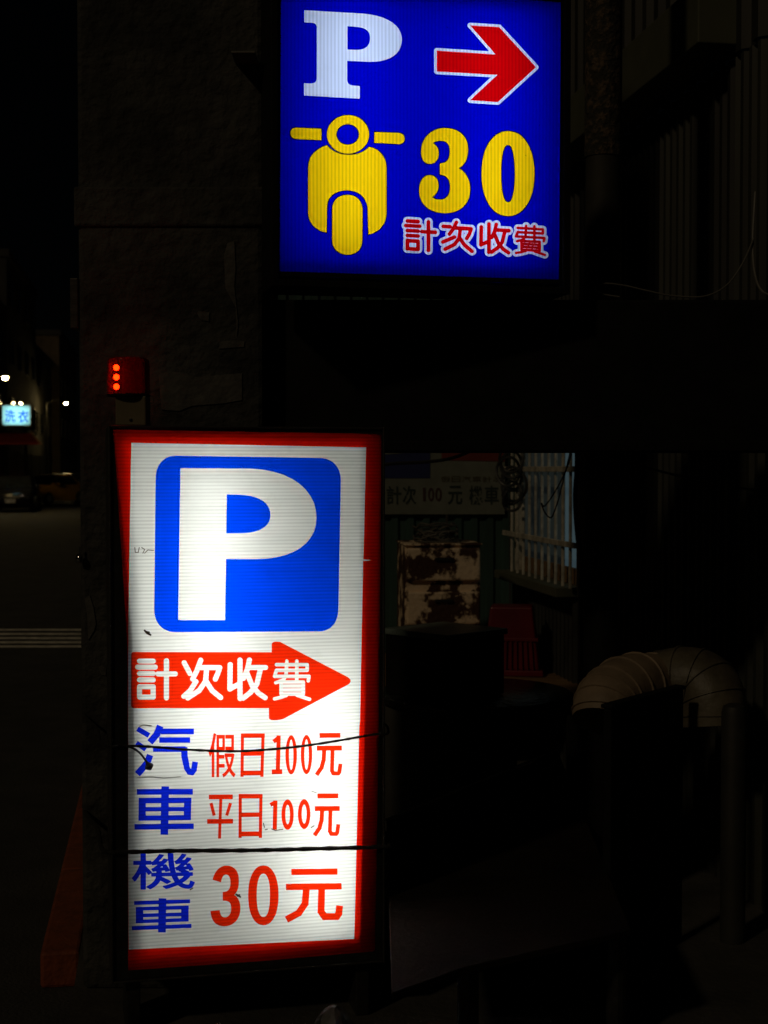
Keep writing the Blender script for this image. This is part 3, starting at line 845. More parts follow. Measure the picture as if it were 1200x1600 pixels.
nt.links.new(a1.outputs[0], a2.inputs[1]); nt.links.new(g_.outputs[0], a2.inputs[2]); nt.links.new(a2.outputs[0], out_.inputs[0])
M['red_lens'] = m_
MB().lathe([(R_ * 0.98, 0.004), (R_, H * 0.1), (R_ * 0.99, H * 0.86), (R_ * 0.95, H * 0.94), (R_ * 0.82, H * 0.985), (R_ * 0.4, H)], (0, 0, 0), 36).build('lens', 'red_lens', bea, smooth=True)
MB().lathe([(R_ * 1.02, 0.0), (R_ * 1.02, 0.006)], (0, 0, -0.001), 36).build('collar', 'black_paint', bea)
MB().box((R_ * 0.28, R_ * 0.05, H * 0.48), (R_ * 0.95, R_ * 1.1, H * 0.82)).build('light_block', 'black_paint', bea)  # dark core added to keep the right half of the lens unlit
for k in range(3):
    z = (bpos(181, (574, 589, 604)[k]).z - bzb)
    x = bpos(181, 585).x - bpos(197, 585).x
    led = MB().lathe([(0.0005, -0.0085), (0.006, -0.006), (0.0085, 0), (0.006, 0.006), (0.0005, 0.0085)], (x, -R_ * 0.55, z), 16)
    led.build('lamp', 'led', bea, smooth=True)

# ================================================================== YARD BEHIND
# side wall on the right, running back along the street direction
WA = 0.81 * math.cos(ST) + 8.8 * math.sin(ST)               # its distance right of the camera line, in street coordinates
def wall_b(u):                                              # how far along the wall a photo column lies
    d = ray(u, 733); s = WA / (d.dot(SR)); return s * d.dot(SD)
wall = thing('corrugated_wall', 'dark corrugated metal side wall with barred window on the right', 'wall', street(WA, 0, 0), ST)
def corr(name, b0, b1, z0, z1, m, parent, pitch=0.076, depth=0.022, along='y', flip=1):
    """trapezoid corrugated sheet; local y runs along the wall, x is its thickness"""
    pr_ = []; b = b0; k = 0
    while b < b1:
        for f_, h in ((0, 0), (0.35, 0), (0.5, 1), (0.85, 1)):
            q = b + f_ * pitch
            if q <= b1: pr_.append((q, -h * depth))
        b += pitch
    front = []; back = []
    for q, h in pr_:
        front.append((h, q)); back.append((h + 0.0015, q))
    mb = MB(); n = len(pr_)
    def P(x, y, z): return (x, y, z) if along == 'y' else (y, x, z)
    v = [P(x, y, z0) for x, y in front] + [P(x, y, z1) for x, y in front]
    v += [P(x, y, z0) for x, y in back] + [P(x, y, z1) for x, y in back]
    f = []
    for i in range(n - 1):
        f.append((i, i + 1, n + i + 1, n + i)); f.append((2 * n + i + 1, 2 * n + i, 3 * n + i, 3 * n + i + 1))
    mb.add(v, f)
    return mb.build(name, m, parent)
bs = [wall_b(u) for u in (1330, 1200, 1152, 1092, 1034, 960, 908, 812)]
cuts = [(bs[0], bs[1], 'wall_sheet'), (bs[1], bs[2], 'pale_sheet'), (bs[2], bs[3], 'wall_sheet'), (bs[3], bs[4], 'pale_sheet'), (bs[4], bs[5], 'black_paint'), (bs[5], bs[6], 'black_paint')]
for a, b, mm in cuts: corr('corrugated_sheet', a + 0.003, b - 0.003, 0.0, 3.15, mm, wall)
WB0, WB1 = bs[6] + 0.02, bs[7] + 0.12
def wz(v, b):                                               # height on the wall seen at row v at wall distance b
    p = street(WA, b); return EYE.z + (733 - v) / F * p.y
wbz = wz(893, WB1)
corr('corrugated_sheet', WB0, WB1, 0.0, wbz - 0.03, 'wall_sheet', wall)
corr('corrugated_sheet', bs[0], WB1, 3.16, 6.2, 'wall_sheet', wall, 0.15, 0.03)
corr('corrugated_sheet', WB0, WB1, 2.3, 3.15, 'wall_sheet', wall)
fz0, fz1 = 3.19, 3.42
f0, f1 = wall_b(1157), WB1
MB().box((-0.10, (f0 + f1) / 2, (fz0 + fz1) / 2), (0.16, f1 - f0, fz1 - fz0)).build('fascia_board', 'fascia', wall, bevel=0.005)
# barred window in the wall
win = MB().box((0.03, WB0 + 0.03, (wbz + 2.3) / 2), (0.06, 0.06, 2.3 - wbz)).box((0.03, WB1 - 0.03, (wbz + 2.3) / 2), (0.06, 0.06, 2.3 - wbz)).box((0.03, (WB0 + WB1) / 2, 2.28), (0.06, WB1 - WB0 - 0.12, 0.04)).build('window', 'window_frame', wall, bevel=0.003)
MB().box((-0.05, (WB0 + WB1) / 2, wbz - 0.012), (0.16, WB1 - WB0, 0.05)).build('sill', 'fascia', win, bevel=0.004)
wspan = WB1 - WB0 - 0.12
mid = WB0 + 0.06 + wspan * 0.20
def pane(b0, b1, m, x=0.05): MB().box((x, (b0 + b1) / 2, (wbz + 0.10 + 2.26) / 2), (0.006, b1 - b0 - 0.01, 2.26 - wbz - 0.10)).build('pane', m, win)
pane(WB0 + 0.06, WB0 + 0.06 + wspan * 0.13, 'window_glow')
pane(WB0 + 0.06 + wspan * 0.13, WB0 + 0.06 + wspan * 0.30, 'window_glow')
pane(WB0 + 0.06 + wspan * 0.30, WB0 + 0.06 + wspan * 0.62, 'window_glow_dim')
pane(WB0 + 0.06 + wspan * 0.62, WB1 - 0.06, 'window_glow_dim')
MB().box((0.04, (WB0 + WB1) / 2, wbz + 0.055), (0.02, wspan, 0.09)).build('lower_panel', 'wood', win)
nb_ = 11
for i in range(nb_):
    b = WB0 - 0.17 + (WB1 - WB0) * i / (nb_ - 1)
    MB().box((-0.06, b, (wbz + 2.28) / 2), (0.016, 0.014, 2.28 - wbz - 0.02)).build('bar', 'window_frame', win, bevel=0.004)
for z in (1.60, wz(840, (WB0 + WB1) / 2), 2.2):
    MB().box((-0.078, (WB0 + WB1) / 2 - 0.1, z), (0.014, WB1 - WB0 + 0.16, 0.03)).build('rail', 'window_frame', win, bevel=0.003)

# back wall of teal sheets
BYW = 8.95
bw_ = thing('sheet_metal_wall', 'teal corrugated metal wall at the back of the yard', 'wall', (0, BYW, 0))
for i in range(8):
    x0 = -1.6 + i * 0.40
    c_ = corr('corrugated_sheet', x0 + 0.002, x0 + 0.398, 0.0, 3.6, 'teal_sheet', bw_, 0.10, 0.02, 'x')
# the notice board on it
def TNb(x, y): return (590 + x * 0.141667, 690 + y * 0.141667)
NBY = BYW - 0.05
nb = thing('parking_board', 'unlit pale parking board with dark lettering on the back wall', 'sign', (0, NBY, 0))
def m2b(u, v):
    p = at(u, v, NBY); return (p.x, p.z)
bl_, bt_ = m2b(560, 640); brr, bbt = m2b(789, 804)
MB().box(((bl_ + brr) / 2, 0.012, (bt_ + bbt) / 2), (brr - bl_, 0.02, bt_ - bbt)).build('board', 'board_white', nb, bevel=0.003)
flat('blue_square', conv([[(560, 650), (672, 650), (672, 747), (560, 747)]], m2b), 'board_blue', nb, ID, -0.0015)
flat('letter', conv([path('M560 660 L600 660 L640 690 C648 700 640 707 622 709 L600 710 L570 716 L560 716 Z', lambda x, y: (x, y))], m2b), 'board_white', nb, ID, -0.004)
flat('red_band', conv([[(690, 690), (789, 690), (789, 721), (690, 719)]], m2b), 'board_red', nb, ID, -0.0015)
for ch, x0, x1 in (('\u8a08', 604, 627), ('\u6b21', 629, 650), ('1', 661, 665), ('0', 669, 678), ('0', 680, 690), ('\u5143', 700, 722), ('\u6a5f', 733, 754), ('\u8eca', 757, 779)):
    isn = ch in '10'
    flat('digit' if isn else 'character', conv(font_at(ch, (x0, 762 if isn else 759, x1, 783 if isn else 788), lambda x, y: (x, y), 0.012), m2b), 'ink_red' if isn else 'ink', nb, ID, -0.0015)
for i, ch in enumerate('\u5047\u65e5\u6c7d\u8eca\u8a08\u6b21'):
    x0 = 689 + i * 16.2
    flat('character', conv(font_at(ch, (x0, 744, x0 + 14, 753), lambda x, y: (x, y), 0.0), m2b), 'ink_faint', nb, ID, -0.0015)

# low platform along the back with the cabinet and basket
pz = 0.47
pf = thing('low_platform', 'low brown wooden platform at the foot of the back wall', 'platform', (0, 0, 0))
for i in range(5):
    MB().box((0.2, 7.42 + i * 0.29, pz - 0.02), (1.72, 0.282, 0.04)).build('plank', 'wood', pf, bevel=0.004)
for sx in (-0.6, 1.0):
    for sy in (7.45, 8.55): MB().box((sx, sy, (pz - 0.041) / 2), (0.08, 0.08, pz - 0.042)).build('leg', 'dark_metal', pf, bevel=0.004)

# rusty cabinet
CYY = 7.95
cx0, cx1 = at(633, 900, CYY).x, at(752, 900, CYY).x
ct = at(690, 853, CYY).z
cab = thing('rusty_cabinet', 'rust stained cream metal drawer cabinet behind the black box', 'cabinet', ((cx0 + cx1) / 2, CYY, pz + 0.002), math.radians(6))
cw, chh = cx1 - cx0, ct - pz
MB().box((0, 0.21, chh / 2), (cw, 0.40, chh)).build('body', 'rust', cab, bevel=0.008)
dz = chh / 3
for i in range(3):
    d = MB().box((0, -0.006, dz * (i + 0.5) + (0.012 if i == 2 else 0)), (cw - 0.012, 0.03, dz - 0.05)).build('drawer', 'rust', cab, bevel=0.01)
    MB().box((0, -0.028, dz * (i + 0.5) + dz * 0.18), (0.10, 0.016, 0.018)).build('handle', 'dark_metal', d, bevel=0.004)
MB().box((0, 0.2, chh + 0.006), (cw + 0.015, 0.42, 0.012)).build('top', 'rust', cab, bevel=0.004)
# tangle of wire on top
wt = MB()
for k in range(12):
    r = random.uniform(0.06, 0.115); zz = random.uniform(0.01, 0.075)
    tx, ty = random.uniform(-0.4, 0.4), random.uniform(-0.4, 0.4)
    pts = []
    for j in range(19):
        a = 2 * PI * j / 18 + k
        pts.append((r * math.cos(a) * 1.15 + random.uniform(-.012, .012), r * math.sin(a) + random.uniform(-.012, .012), max(0.006, zz + r * (tx * math.cos(a) + ty * math.sin(a)) + random.uniform(-.008, .012))))
    wt.tube(spline(pts, 3), 0.0055, 6)
tg = wt.build('wire_tangle', mat('grey_wire', (0.10, 0.095, 0.08), 0.6), smooth=True)
tg.location = ((cx0 + cx1) / 2 - 0.03, CYY + 0.16, pz + chh + 0.014)
tag(tg, 'tangled heap of dark wire on top of the rusty cabinet', 'wire')

# red basket
BKY = 7.85
bkx = at(800, 1000, BKY).x
bk = thing('plastic_basket', 'dark red plastic basket upside down beside the rusty cabinet', 'basket', (bkx, BKY, pz + 0.002), math.radians(-8))
bh = at(800, 946, BKY).z - pz
def frus(w0, d0, z0, w1, d1, z1):
    return MB().hexa([(-w0, -d0, z0), (w0, -d0, z0), (w0, d0, z0), (-w0, d0, z0)], [(-w1, -d1, z1), (w1, -d1, z1), (w1, d1, z1), (-w1, d1, z1)])
frus(0.155, 0.12, 0.03, 0.115, 0.09, bh).build('shell', 'red_plastic', bk, bevel=0.012, seg=3)
frus(0.178, 0.14, 0.0, 0.175, 0.138, 0.032).build('rim', 'red_plastic', bk, bevel=0.006)
frus(0.15, 0.118, bh * 0.50, 0.148, 0.116, bh * 0.55).build('band', 'red_plastic', bk, bevel=0.004)
for i in range(9):
    x = -0.12 + 0.03 * i
    MB().hexa([(x - .005, -0.136, 0.033), (x + .005, -0.136, 0.033), (x + .005, -0.11, 0.033), (x - .005, -0.11, 0.033)],
              [(x * .9 - .005, -0.124, bh * 0.5), (x * .9 + .005, -0.124, bh * 0.5), (x * .9 + .005, -0.10, bh * 0.5), (x * .9 - .005, -0.10, bh * 0.5)]).build('rib', 'red_plastic', bk)

# round drum table and the black box on it
TYc, TZ = 6.38, 0.60
tx_ = at(742, 1080, TYc).x
tb = thing('round_table', 'low round drum table with a wet dark top under the black box', 'table', (tx_, TYc, 0))
MB().lathe([(0.30, 0.0), (0.31, 0.02), (0.31, TZ - 0.05), (0.30, TZ - 0.041)], (-0.12, 0, 0), 40).build('drum', 'drum', tb, smooth=True)
MB().lathe([(0.42, TZ - 0.04), (0.44, TZ - 0.03), (0.44, TZ - 0.008), (0.43, TZ)], (0, 0, 0), 64).build('top', 'wet_top', tb, smooth=True)
bxp = at(695, 1030, 6.30)
bbx = thing('black_box', 'square black metal box with a lid painted with a teal sheen on the round table', 'box', (bxp.x, 6.30, TZ + 0.002), math.radians(44))
bhh = at(693, 981, 6.3).z - TZ
sd_ = 0.375
MB().box((0, 0, (bhh - 0.03) / 2), (sd_, sd_, bhh - 0.03)).build('body', 'black_paint', bbx, bevel=0.006)
MB().box((0, 0, bhh - 0.016), (sd_ + 0.022, sd_ + 0.022, 0.026)).build('lid', 'black_lid_sheen', bbx, bevel=0.005)
# chrome rod standing in for a bottle-like glint between sign and box
gl_ = at(598, 1030, 6.0)
tag(MB().lathe([(0.010, 0), (0.012, 0.01), (0.012, 0.30), (0.008, 0.32)], (gl_.x - 0.01, 6.3, TZ + 0.002), 12).build('glint_rod', 'chrome', smooth=True), 'thin chrome rod for a bottle-like glint on the round table beside the white sign', 'rod')

# big flat sheet on a low cart in front of it
pzz = 0.35
A = on_z(604, 1284, pzz); B = on_z(872, 1174, pzz); C = on_z(986, 1452, pzz); D_ = on_z(722, 1512, pzz); E_ = on_z(612, 1552, pzz)
ramp = thing('low_cart', 'flat brown sheet topped low cart in front of the round table', 'cart', (0, 0, 0))
pl_ = [A, E_, D_, C, B]
n = 5
MB().add([p - Vector((0, 0, 0.02)) for p in pl_] + pl_, [tuple(range(n - 1, -1, -1)), tuple(range(n, 2 * n))] + [(i, (i + 1) % n, n + (i + 1) % n, n + i) for i in range(n)]).build('deck', 'plate', ramp, bevel=0.003)
MB().tube([A + Vector((0, 0, 0.006)), (A + B) / 2 + Vector((0, 0, 0.007)), B + Vector((0, 0, 0.006))], 0.006, 8).build('edge_highlight', 'white_paint', ramp)  # white tube stands in for light caught along the back edge
for p in (A, B, C, D_):
    q = p * 0.9 + (A + B + C + D_) * 0.025
    MB().lathe([(0.028, 0.0), (0.028, pzz - 0.022)], (q.x, q.y, 0.001), 12).build('leg', 'dark_metal', ramp)

# black cabinet and the jointed duct behind it, right
nc = on_z(955, 1101, 0.873)
kx = thing('metal_board', 'plain black metal board standing on edge in front of the jointed duct', 'board', (nc.x, nc.y, 0), math.radians(52))
MB().box((0.25, 0.015, 0.43), (0.50, 0.03, 0.858)).build('body', 'black_paint', kx, bevel=0.006)
MB().box((0.25, 0.015, 0.866), (0.51, 0.04, 0.014)).build('top', 'black_paint', kx, bevel=0.004)
DY = 4.95
def dp(u, v, y=DY): return at(u, v, y)
px_m = DY / F
dct = thing('jointed_duct', 'pale segmented metal duct arching over behind the black board', 'duct', (0, 0, 0))
def elbow(pts, rads, nseg, name, m='duct'):
    c = spline(pts, 8)
    n_ = len(c)
    rr = []
    for i in range(n_):
        t = i / (n_ - 1)
        rr.append(rads[0] * (1 - t) + rads[1] * t)
    o = MB().tube(c, rr, 28).build(name, m, dct, smooth=True)
    for k in range(1, nseg + 1):
        i = int(k * (n_ - 1) / (nseg + 0.6))
        t = (c[min(i + 1, n_ - 1)] - c[i - 1]).normalized()
        MB().tube([c[i] - t * 0.004, c[i] - t * 0.002, c[i] + t * 0.002, c[i] + t * 0.004], [rr[i], rr[i] + 0.0055, rr[i] + 0.0055, rr[i]], 28).build('seam_ring', m, o, smooth=True)
    return o
elbow([dp(942, 1128, 4.76), dp(946, 1106, 4.79), dp(958, 1090, 4.84), dp(988, 1074, 4.94), dp(1036, 1076, 5.08)], (0.104, 0.122), 7, 'elbow')
elbow([dp(1028, 1078, 5.08), dp(1064, 1066, 5.02), dp(1096, 1070, 4.98), dp(1112, 1092, 4.94), dp(1116, 1135, 4.92)], (0.130, 0.112), 6, 'elbow', 'dull_duct')
fp = dp(1147, 1100, 4.78)
MB().lathe([(0.042, 0.0), (0.042, fp.z - 0.03), (0.036, fp.z - 0.008), (0.02, fp.z)], (fp.x, fp.y, 0.001), 24).build('down_pipe', 'pipe', dct, smooth=True)

# peeling post right of the blue sign
ppY = 5.1
px0, px1 = at(914, 100, ppY).x, at(972, 100, ppY).x
zb = at(940, 246, ppY).z
pp = thing('utility_post', 'post with peeling mottled brown coat right of the blue sign', 'post', ((px0 + px1) / 2, ppY, 0))
MB().lathe([((px1 - px0) / 2, zb), ((px1 - px0) / 2 * 1.02, zb + 0.03), ((px1 - px0) / 2, zb + 0.05), ((px1 - px0) / 2 * 0.99, 5.2)], (0, 0, 0), 28).build('peeling_coat', 'peeling', pp, smooth=True)
MB().lathe([((px1 - px0) / 2 * 0.94, bz1 - 0.9), ((px1 - px0) / 2 * 0.94, zb - 0.002)], (0, 0, 0), 28).build('shaft', 'post_smooth', pp, smooth=True)
MB().lathe([((px1 - px0) / 2 * 0.94, 0.0), ((px1 - px0) / 2 * 0.94, bz1 - 0.902)], (0, 0, 0), 28).build('lower_shaft', 'black_paint', pp, smooth=True)

# cables
def cable(pts, r, label, m='cable', cat='cable', k=8):
    return tag(MB().tube(spline([at(*p) for p in pts], k), r, 7).build('cable', m, smooth=True), label, cat)
cable([(968, 464, 4.46), (940, 459, 4.46), (930, 450, 4.46), (945, 443, 4.46), (975, 446, 4.46), (1010, 454, 4.46), (1050, 462, 4.46), (1100, 463, 4.46), (1135, 446, 4.47), (1160, 412, 4.5), (1178, 372, 4.55)], 0.0028, 'thin pale cable looping on top of the black beam', 'pale_cable')
cable([(1180, 300, 4.6), (1176, 380, 4.55), (1180, 430, 4.5), (1192, 456, 4.46), (1215, 463, 4.46)], 0.004, 'short pale cable dropping to the beam at the right edge', 'pale_cable')
cable([(900, 660, 7.2), (902, 720, 7.2), (899, 780, 7.2), (903, 840, 7.2), (909, 880, 7.2), (907, 930, 7.2), (909, 1040, 7.2)], 0.013, 'thick black cable hanging in front of the barred window')
cable([(898, 680, 6.9), (890, 720, 6.9), (872, 760, 6.9), (852, 790, 6.9), (846, 786, 6.9), (851, 800, 6.9), (860, 809, 6.9), (866, 800, 6.9), (874, 775, 6.9), (884, 735, 6.9), (895, 690, 6.9)], 0.0035, 'thin black wire loop hanging across the window bars')
cable([(540, 742, 6.5), (600, 726, 6.5), (660, 722, 6.5), (700, 717, 6.5), (735, 704, 6.5), (760, 680, 6.5)], 0.008, 'sagging black cable crossing in front of the pale parking board')
cable([(920, 690, 5.0), (960, 718, 5.0), (1000, 728, 5.0), (1035, 737, 5.0), (1070, 745, 5.0), (1120, 750, 5.0), (1160, 763, 5.0), (1230, 770, 5.0)], 0.0045, 'slack dark cable under the beam in front of the corrugated wall')
cl = MB()
for k in range(7):
    c = at(800 + random.uniform(-6, 6), 715 + k * 11, 8.3); r = random.uniform(0.06, 0.10)
    pts = [c + Vector((r * math.cos(2 * PI * j / 14) * 0.8, 0.03 * math.sin(4 * PI * j / 14 + k), r * math.sin(2 * PI * j / 14))) for j in range(15)]
    cl.tube(spline(pts, 2), 0.009, 6)
tag(cl.build('cable_coil', mat('grey_coil', (0.045, 0.045, 0.042), 0.5), smooth=True), 'coils of grey cable hanging on the corner beside the window', 'cable')

# crumpled plastic at the foot of the white sign
def crumple(name, c, s, label, m, seed):
    rnd = random.Random(seed); mb = MB(); rings = []
    for i in range(9):
        t = i / 8; r = math.sin(PI * min(max(t, 0.02), 0.98)) ** 0.6
        rings.append([(s[0] * r * math.cos(2 * PI * k / 18) * rnd.uniform(0.75, 1.15), s[1] * r * math.sin(2 * PI * k / 18) * rnd.uniform(0.75, 1.15), s[2] * (t + rnd.uniform(-.03, .03) * (0 < i < 8))) for k in range(18)])
    o = mb.rings(rings).build(name, m, None)
    o.location = c
    return tag(o, label, 'bag')
crumple('plastic_bag', (at(521, 1560, 3.85).x, 3.85, 0.001), (0.055, 0.05, 0.13), 'dull crumpled plastic bag under the right end of the white sign', 'bag', 3)
crumple('plastic_wrapper', (at(342, 1575, 3.8).x, 3.8, 0.001), (0.05, 0.04, 0.10), 'small shiny crumpled wrapper under the middle of the white sign', 'bag', 5)

# ================================================================== FAR STREET, LEFT
def lamp(u, v, b, label):
    d = ray(u, v); s = b / d.dot(SD); p = EYE + d * s
    hz = p.z - RZ
    r = thing('street_lamp', label, 'street lamp', (p.x, p.y, RZ), ST, 'street lamps along the far street')
    side = -1.3
    MB().tube([(side, 0, 0), (side, 0, hz * 0.6), (side, 0, hz + 0.1)], [0.09, 0.07, 0.05], 10).build('pole', 'dark_metal', r, smooth=True)
    MB().tube(spline([(side, 0, hz - 0.1), (side * 0.6, 0, hz + 0.22), (0, 0, hz + 0.18)], 5), 0.035, 8).build('arm', 'dark_metal', r, smooth=True)
    MB().lathe([(0.05, 0.17), (0.16, 0.12), (0.20, 0.04), (0.19, 0.035)], (0, 0, hz), 18).build('lamp_shade', 'dark_metal', r, smooth=True)
    MB().lathe([(0.02, -0.09), (0.07, -0.07), (0.10, -0.02), (0.10, 0.03)], (0, 0, hz), 16).build('bulb', 'street_bulb', r, smooth=True)
    return r
lamp(8, 590, 58, 'nearest lit street lamp, above and left of the small lit laundry sign')
lamp(103, 630, 100, 'lit street lamp right of the small lit laundry sign')
lamp(20, 628, 84, 'lit street lamp peeping over the top of the laundry sign')

# laundry sign
lb = 60.0
d = ray(25, 649); s = lb / d.dot(SD); lp_ = EYE + d * s
LA = thing('laundry_lightbox', 'small pale cyan lit sign with two blue characters down the street', 'sign', (lp_.x, lp_.y, 0))
def m2s(u, v):
    dd = ray(u, v); t = lp_.y / dd.y; p = EYE + dd * t
    return (p.x - lp_.x, p.z)
sx0, szt = m2s(3.5, 633.5); sx1, szb = m2s(47, 664)
cyf = film('cyan_film', (0.62, 0.85, 0.88), 'X', 0.4, 0.0, dirt=0.05)
inkf = film('laundry_ink', (0.01, 0.12, 0.75), 'X', 0.4, 0.0, dirt=0.05)
xi = font_at('\u6d17', (8, 641, 24, 659), lambda x, y: (x, y), 0.0); yi = font_at('\u8863', (28, 641, 44, 660), lambda x, y: (x, y), 0.0)
xi = contour(field_loops(xi, 0.45), bbox(xi, 3), 0.2, 0.03); yi = contour(field_loops(yi, 0.45), bbox(yi, 3), 0.2, 0.03)
flat('cyan_sheet', [[(sx0, szt), (sx1, szt), (sx1, szb), (sx0, szb)]] + conv(xi + yi, m2s), cyf, LA, ID)
flat('character', conv(xi, m2s), inkf, LA, ID); flat('character', conv(yi, m2s), inkf, LA, ID)
MB().box(((sx0 + sx1) / 2, 0.30, (szt + szb) / 2), (sx1 - sx0 + 0.08, 0.02, szt - szb + 0.08)).build('back_panel', 'reflector', LA)
for sg in ((sx0 - 0.03, (szt + szb) / 2, 0.04, szt - szb + 0.1), (sx1 + 0.03, (szt + szb) / 2, 0.04, szt - szb + 0.1), ((sx0 + sx1) / 2, szt + 0.03, sx1 - sx0, 0.04), ((sx0 + sx1) / 2, szb - 0.03, sx1 - sx0, 0.04)):
    MB().box((sg[0], 0.14, sg[1]), (sg[2], 0.29, sg[3])).build('side_panel', 'dark_metal', LA)
for q in (0.28, 0.72):
    z = szb + (szt - szb) * q
    MB().tube([(sx0 + 0.06, 0.18, z), (sx1 - 0.06, 0.18, z)], 0.02, 8).build('fluorescent_tube', 'laundry_tube', LA)
MB().tube([(sx0 - 2.2, 0.15, (szt + szb) / 2), (sx0 - 0.04, 0.15, (szt + szb) / 2)], 0.03, 8).build('bracket', 'dark_metal', LA)

# houses along the left of the far street
def house(b0, b1, a, h, label, m, seed):
    rnd = random.Random(seed)
    r = thing('shop_house', label, 'building', street(a, b0, RZ), ST, 'dark houses along the far street')
    L_ = b1 - b0
    MB().box((-5, L_ / 2, h / 2), (10, L_ - 0.05, h)).build('wall', m, r)
    MB().box((-5, L_ / 2, h + 0.2), (10.3, L_ + 0.1, 0.4)).build('roof', 'facade', r)
    k = max(2, int(L_ / 4))
    for fl in range(1, int(h / 3.2)):
        for i in range(k):
            y = L_ * (i + 0.5) / k; z = fl * 3.2 + 1.0
            w = MB().box((0.02, y, z + 0.7), (0.08, 1.7, 1.5)).build('window', 'dark_metal', r)
            for q in (-0.41, 0.41): MB().box((0.05, y + q, z + 0.7), (0.05, 0.74, 1.34)).build('pane', 'glass_dark', w)
    for i in range(k):
        y = L_ * (i + 0.5) / k
        MB().box((0.02, y, 1.35), (0.06, L_ / k - 0.6, 2.6)).build('shutter', 'dark_metal', r)
    return r
house(62, 78, -8.2, 10, 'dark house nearest down the street behind the laundry sign', 'facade', 1)
house(78, 96, -8.0, 13, 'dark house down the street behind the red awning', 'facade', 2)
house(96, 112, -8.2, 9.6, 'dark house behind the parked yellow taxi', 'facade', 3)
house(112, 135, -7.6, 12, 'farthest dull ochre house beside the pillar edge', 'facade_warm', 4)
# awning
ab = 66.0
da = ray(34, 690); pa = EYE + da * (ab / da.dot(SD))
aw = thing('awning', 'red sloping shop awning below the laundry sign', 'awning', (pa.x, pa.y, 0), 0)
a0 = at(6, 676, pa.y); a1_ = at(70, 692, pa.y); zt_, zb_ = at(30, 676, pa.y).z, at(60, 694, pa.y).z
W0, W1 = a0.x - pa.x - 1.0, a1_.x - pa.x
MB().add([(W0, -0.8, zb_), (W1, -0.8, zb_), (W1 - 0.8, 0.8, zt_), (W0, 0.8, zt_), (W0, -0.8, zb_ - 0.03), (W1, -0.8, zb_ - 0.03), (W1 - 0.8, 0.8, zt_ - 0.03), (W0, 0.8, zt_ - 0.03)],
         [(0, 1, 2, 3), (7, 6, 5, 4), (0, 4, 5, 1), (1, 5, 6, 2), (2, 6, 7, 3), (3, 7, 4, 0)]).build('canopy', 'awning', aw)
MB().tube([(W1 + 0.02, -0.82, zb_), (W1 - 0.80, 0.8, zt_ + 0.02)], 0.06, 8).build('edge_tube', 'awning_edge', aw)
MB().tube([(W0, -0.84, zb_), (W1, -0.84, zb_)], 0.04, 8).build('front_tube', 'awning', aw)

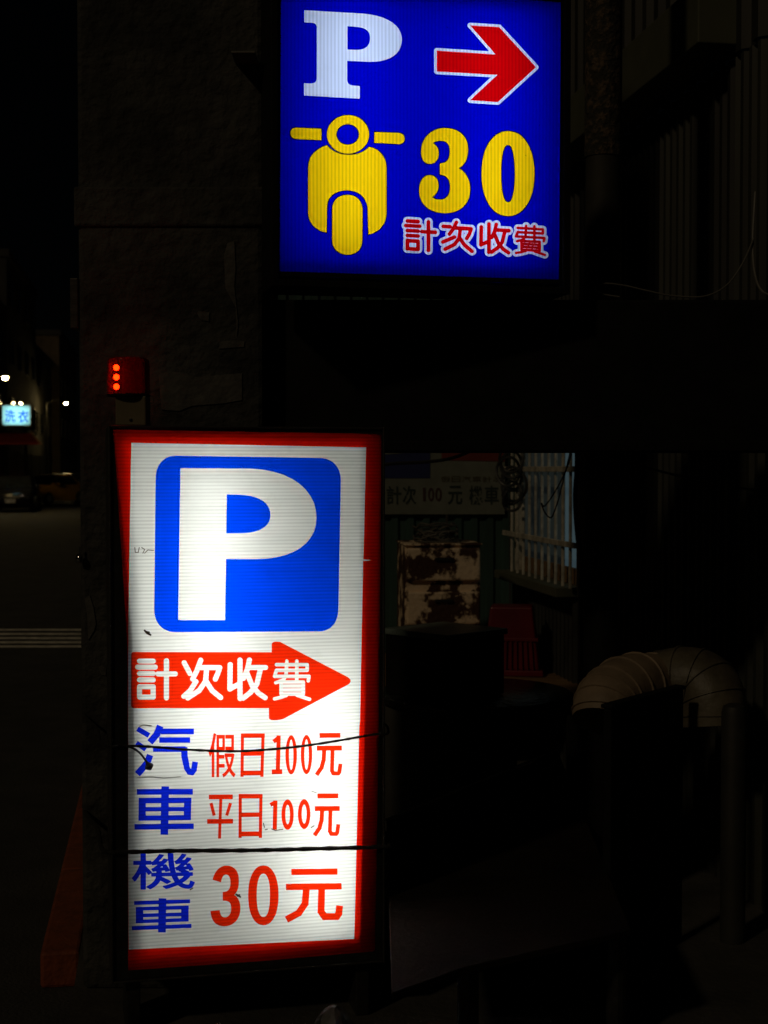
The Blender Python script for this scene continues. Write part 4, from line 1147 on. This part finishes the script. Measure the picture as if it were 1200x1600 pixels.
# parked cars
def make_car(name, label, paint, b, a, rz, rear):
    p = street(a, b, RZ)
    r = thing(name, label, 'car', p, ST + rz, 'cars parked along the far street')
    # local: y = length (front at -y), x = width
    def sec(y, w, z0, z1, wt):
        return [(-w, y, z0), (-w * 0.98, y, z0 + (z1 - z0) * 0.25), (-w, y, z0 + (z1 - z0) * 0.6), (-wt, y, z1), (wt, y, z1), (w, y, z0 + (z1 - z0) * 0.6), (w * 0.98, y, z0 + (z1 - z0) * 0.25), (w, y, z0)]
    MB().rings([sec(-2.22, .70, .34, .62, .62), sec(-2.12, .82, .24, .72, .70), sec(-1.5, .87, .20, .86, .76), sec(-0.8, .88, .20, .94, .80), (sec(0.2, .89, .20, .95, .82)), sec(1.3, .88, .20, .97, .80), sec(2.0, .84, .24, .95, .76), sec(2.2, .74, .36, .80, .66)]).build('body', paint, r, smooth=True)
    def cs(y, w0, z0, w1, z1): return [(-w0, y, z0), (-w1, y, z1), (w1, y, z1), (w0, y, z0)]
    MB().rings([cs(-0.95, .76, .90, .74, .93), cs(-0.25, .78, .90, .60, 1.38), cs(0.35, .79, .90, .60, 1.46), cs(1.0, .78, .90, .58, 1.42), cs(1.75, .74, .90, .70, .98)]).build('cabin', paint, r, smooth=True)
    MB().add([(-.70, -0.93, .965), (.70, -0.93, .965), (.56, -0.30, 1.375), (-.56, -0.30, 1.375)], [(0, 1, 2, 3)]).build('windscreen', 'glass_dark', r)
    MB().add([(-.66, 1.73, 1.01), (.66, 1.73, 1.01), (.54, 1.08, 1.41), (-.54, 1.08, 1.41)], [(3, 2, 1, 0)]).build('rear_window', 'glass_dark', r)
    for s_ in (-1, 1):
        MB().add([(s_ * .80, -0.68, 1.0), (s_ * .805, 1.35, 1.0), (s_ * .635, 1.0, 1.36), (s_ * .635, -0.12, 1.36)], [(0, 1, 2, 3)]).build('side_window', 'glass_dark', r)
        MB().box((s_ * .94, -0.62, 1.02), (.16, .10, .12)).build('mirror', paint, r, bevel=0.03)
        MB().box((s_ * .58, -2.17, .62), (.30, .10, .13)).build('headlight', 'chrome', r, bevel=0.03)
        MB().box((s_ * .60, 2.17, .74), (.26, .08, .14)).build('tail_light', rear, r, bevel=0.02)
        for y in (-1.38, 1.32):
            wv = []
            for x in (-.10, .10): wv.append([(s_ * .82 + x, y + .31 * math.cos(2 * PI * k / 24), .31 + .31 * math.sin(2 * PI * k / 24)) for k in range(24)])
            wh = MB().rings(wv).build('wheel', 'rubber', r, smooth=True)
            wv = []
            for x in (.0, .112): wv.append([(s_ * (.82 + x), y + .19 * math.cos(2 * PI * k / 20), .31 + .19 * math.sin(2 * PI * k / 20)) for k in range(20)])
            MB().rings(wv).build('rim', 'chrome', wh, smooth=True)
    MB().box((0, -2.235, .46), (.40, .02, .15)).build('number_plate', 'white_paint', r)
    MB().box((0, -2.20, .58), (.70, .06, .07)).build('grille', 'chrome', r, bevel=0.01)
    return r
M['tail_red'] = mat('tail_red', (0.4, 0.01, 0.01), 0.2, var=0.1)
M['tail_lit'] = emit('tail_lit', (1.0, 0.08, 0.05), 1.2)
make_car('parked_car', 'black car parked nearest down the street under the laundry sign', 'car_black', 60, -5.85, 0.0, 'tail_red')
make_car('taxi', 'yellow taxi parked behind the black car', 'car_yellow', 71, -5.35, -0.5, 'tail_red')
make_car('parked_car', 'dark car with a red tail light beyond the yellow taxi', 'car_grey', 92, -6.1, PI, 'tail_lit')
make_car('parked_car', 'farthest dark parked car next to the pillar edge', 'car_grey', 108, -6.3, 0.0, 'tail_red')

# small street tree under the lamp
def leaf_tree(u, v, b, h, label, seed):
    rnd = random.Random(seed)
    dd = ray(u, v); p = EYE + dd * (b / dd.dot(SD))
    t = thing('street_tree', label, 'tree', (p.x, p.y, RZ), 0)
    MB().tube([(0, 0, 0), (0.05, 0, h * 0.4), (0, 0.05, h * 0.75)], [0.11, 0.08, 0.04], 8).build('trunk', 'bark', t, smooth=True)
    cr = MB()
    for k in range(420):
        a = rnd.uniform(0, 2 * PI); zz = rnd.gauss(0, 0.5); rr = abs(rnd.gauss(0, 0.42))
        c = Vector((rr * math.cos(a), rr * math.sin(a), h * 0.85 + zz))
        e1 = Vector((rnd.gauss(0, 1), rnd.gauss(0, 1), rnd.gauss(0, 1))).normalized() * 0.11
        e2 = Vector((rnd.gauss(0, 1), rnd.gauss(0, 1), rnd.gauss(0, 1))).normalized() * 0.07
        cr.add([c - e1, c + e2, c + e1, c - e2], [(0, 1, 2, 3)])
    cr.build('crown', 'leaf', t)
leaf_tree(39, 612, 88, 5.2, 'small street tree lit by the lamp above the laundry sign', 4)
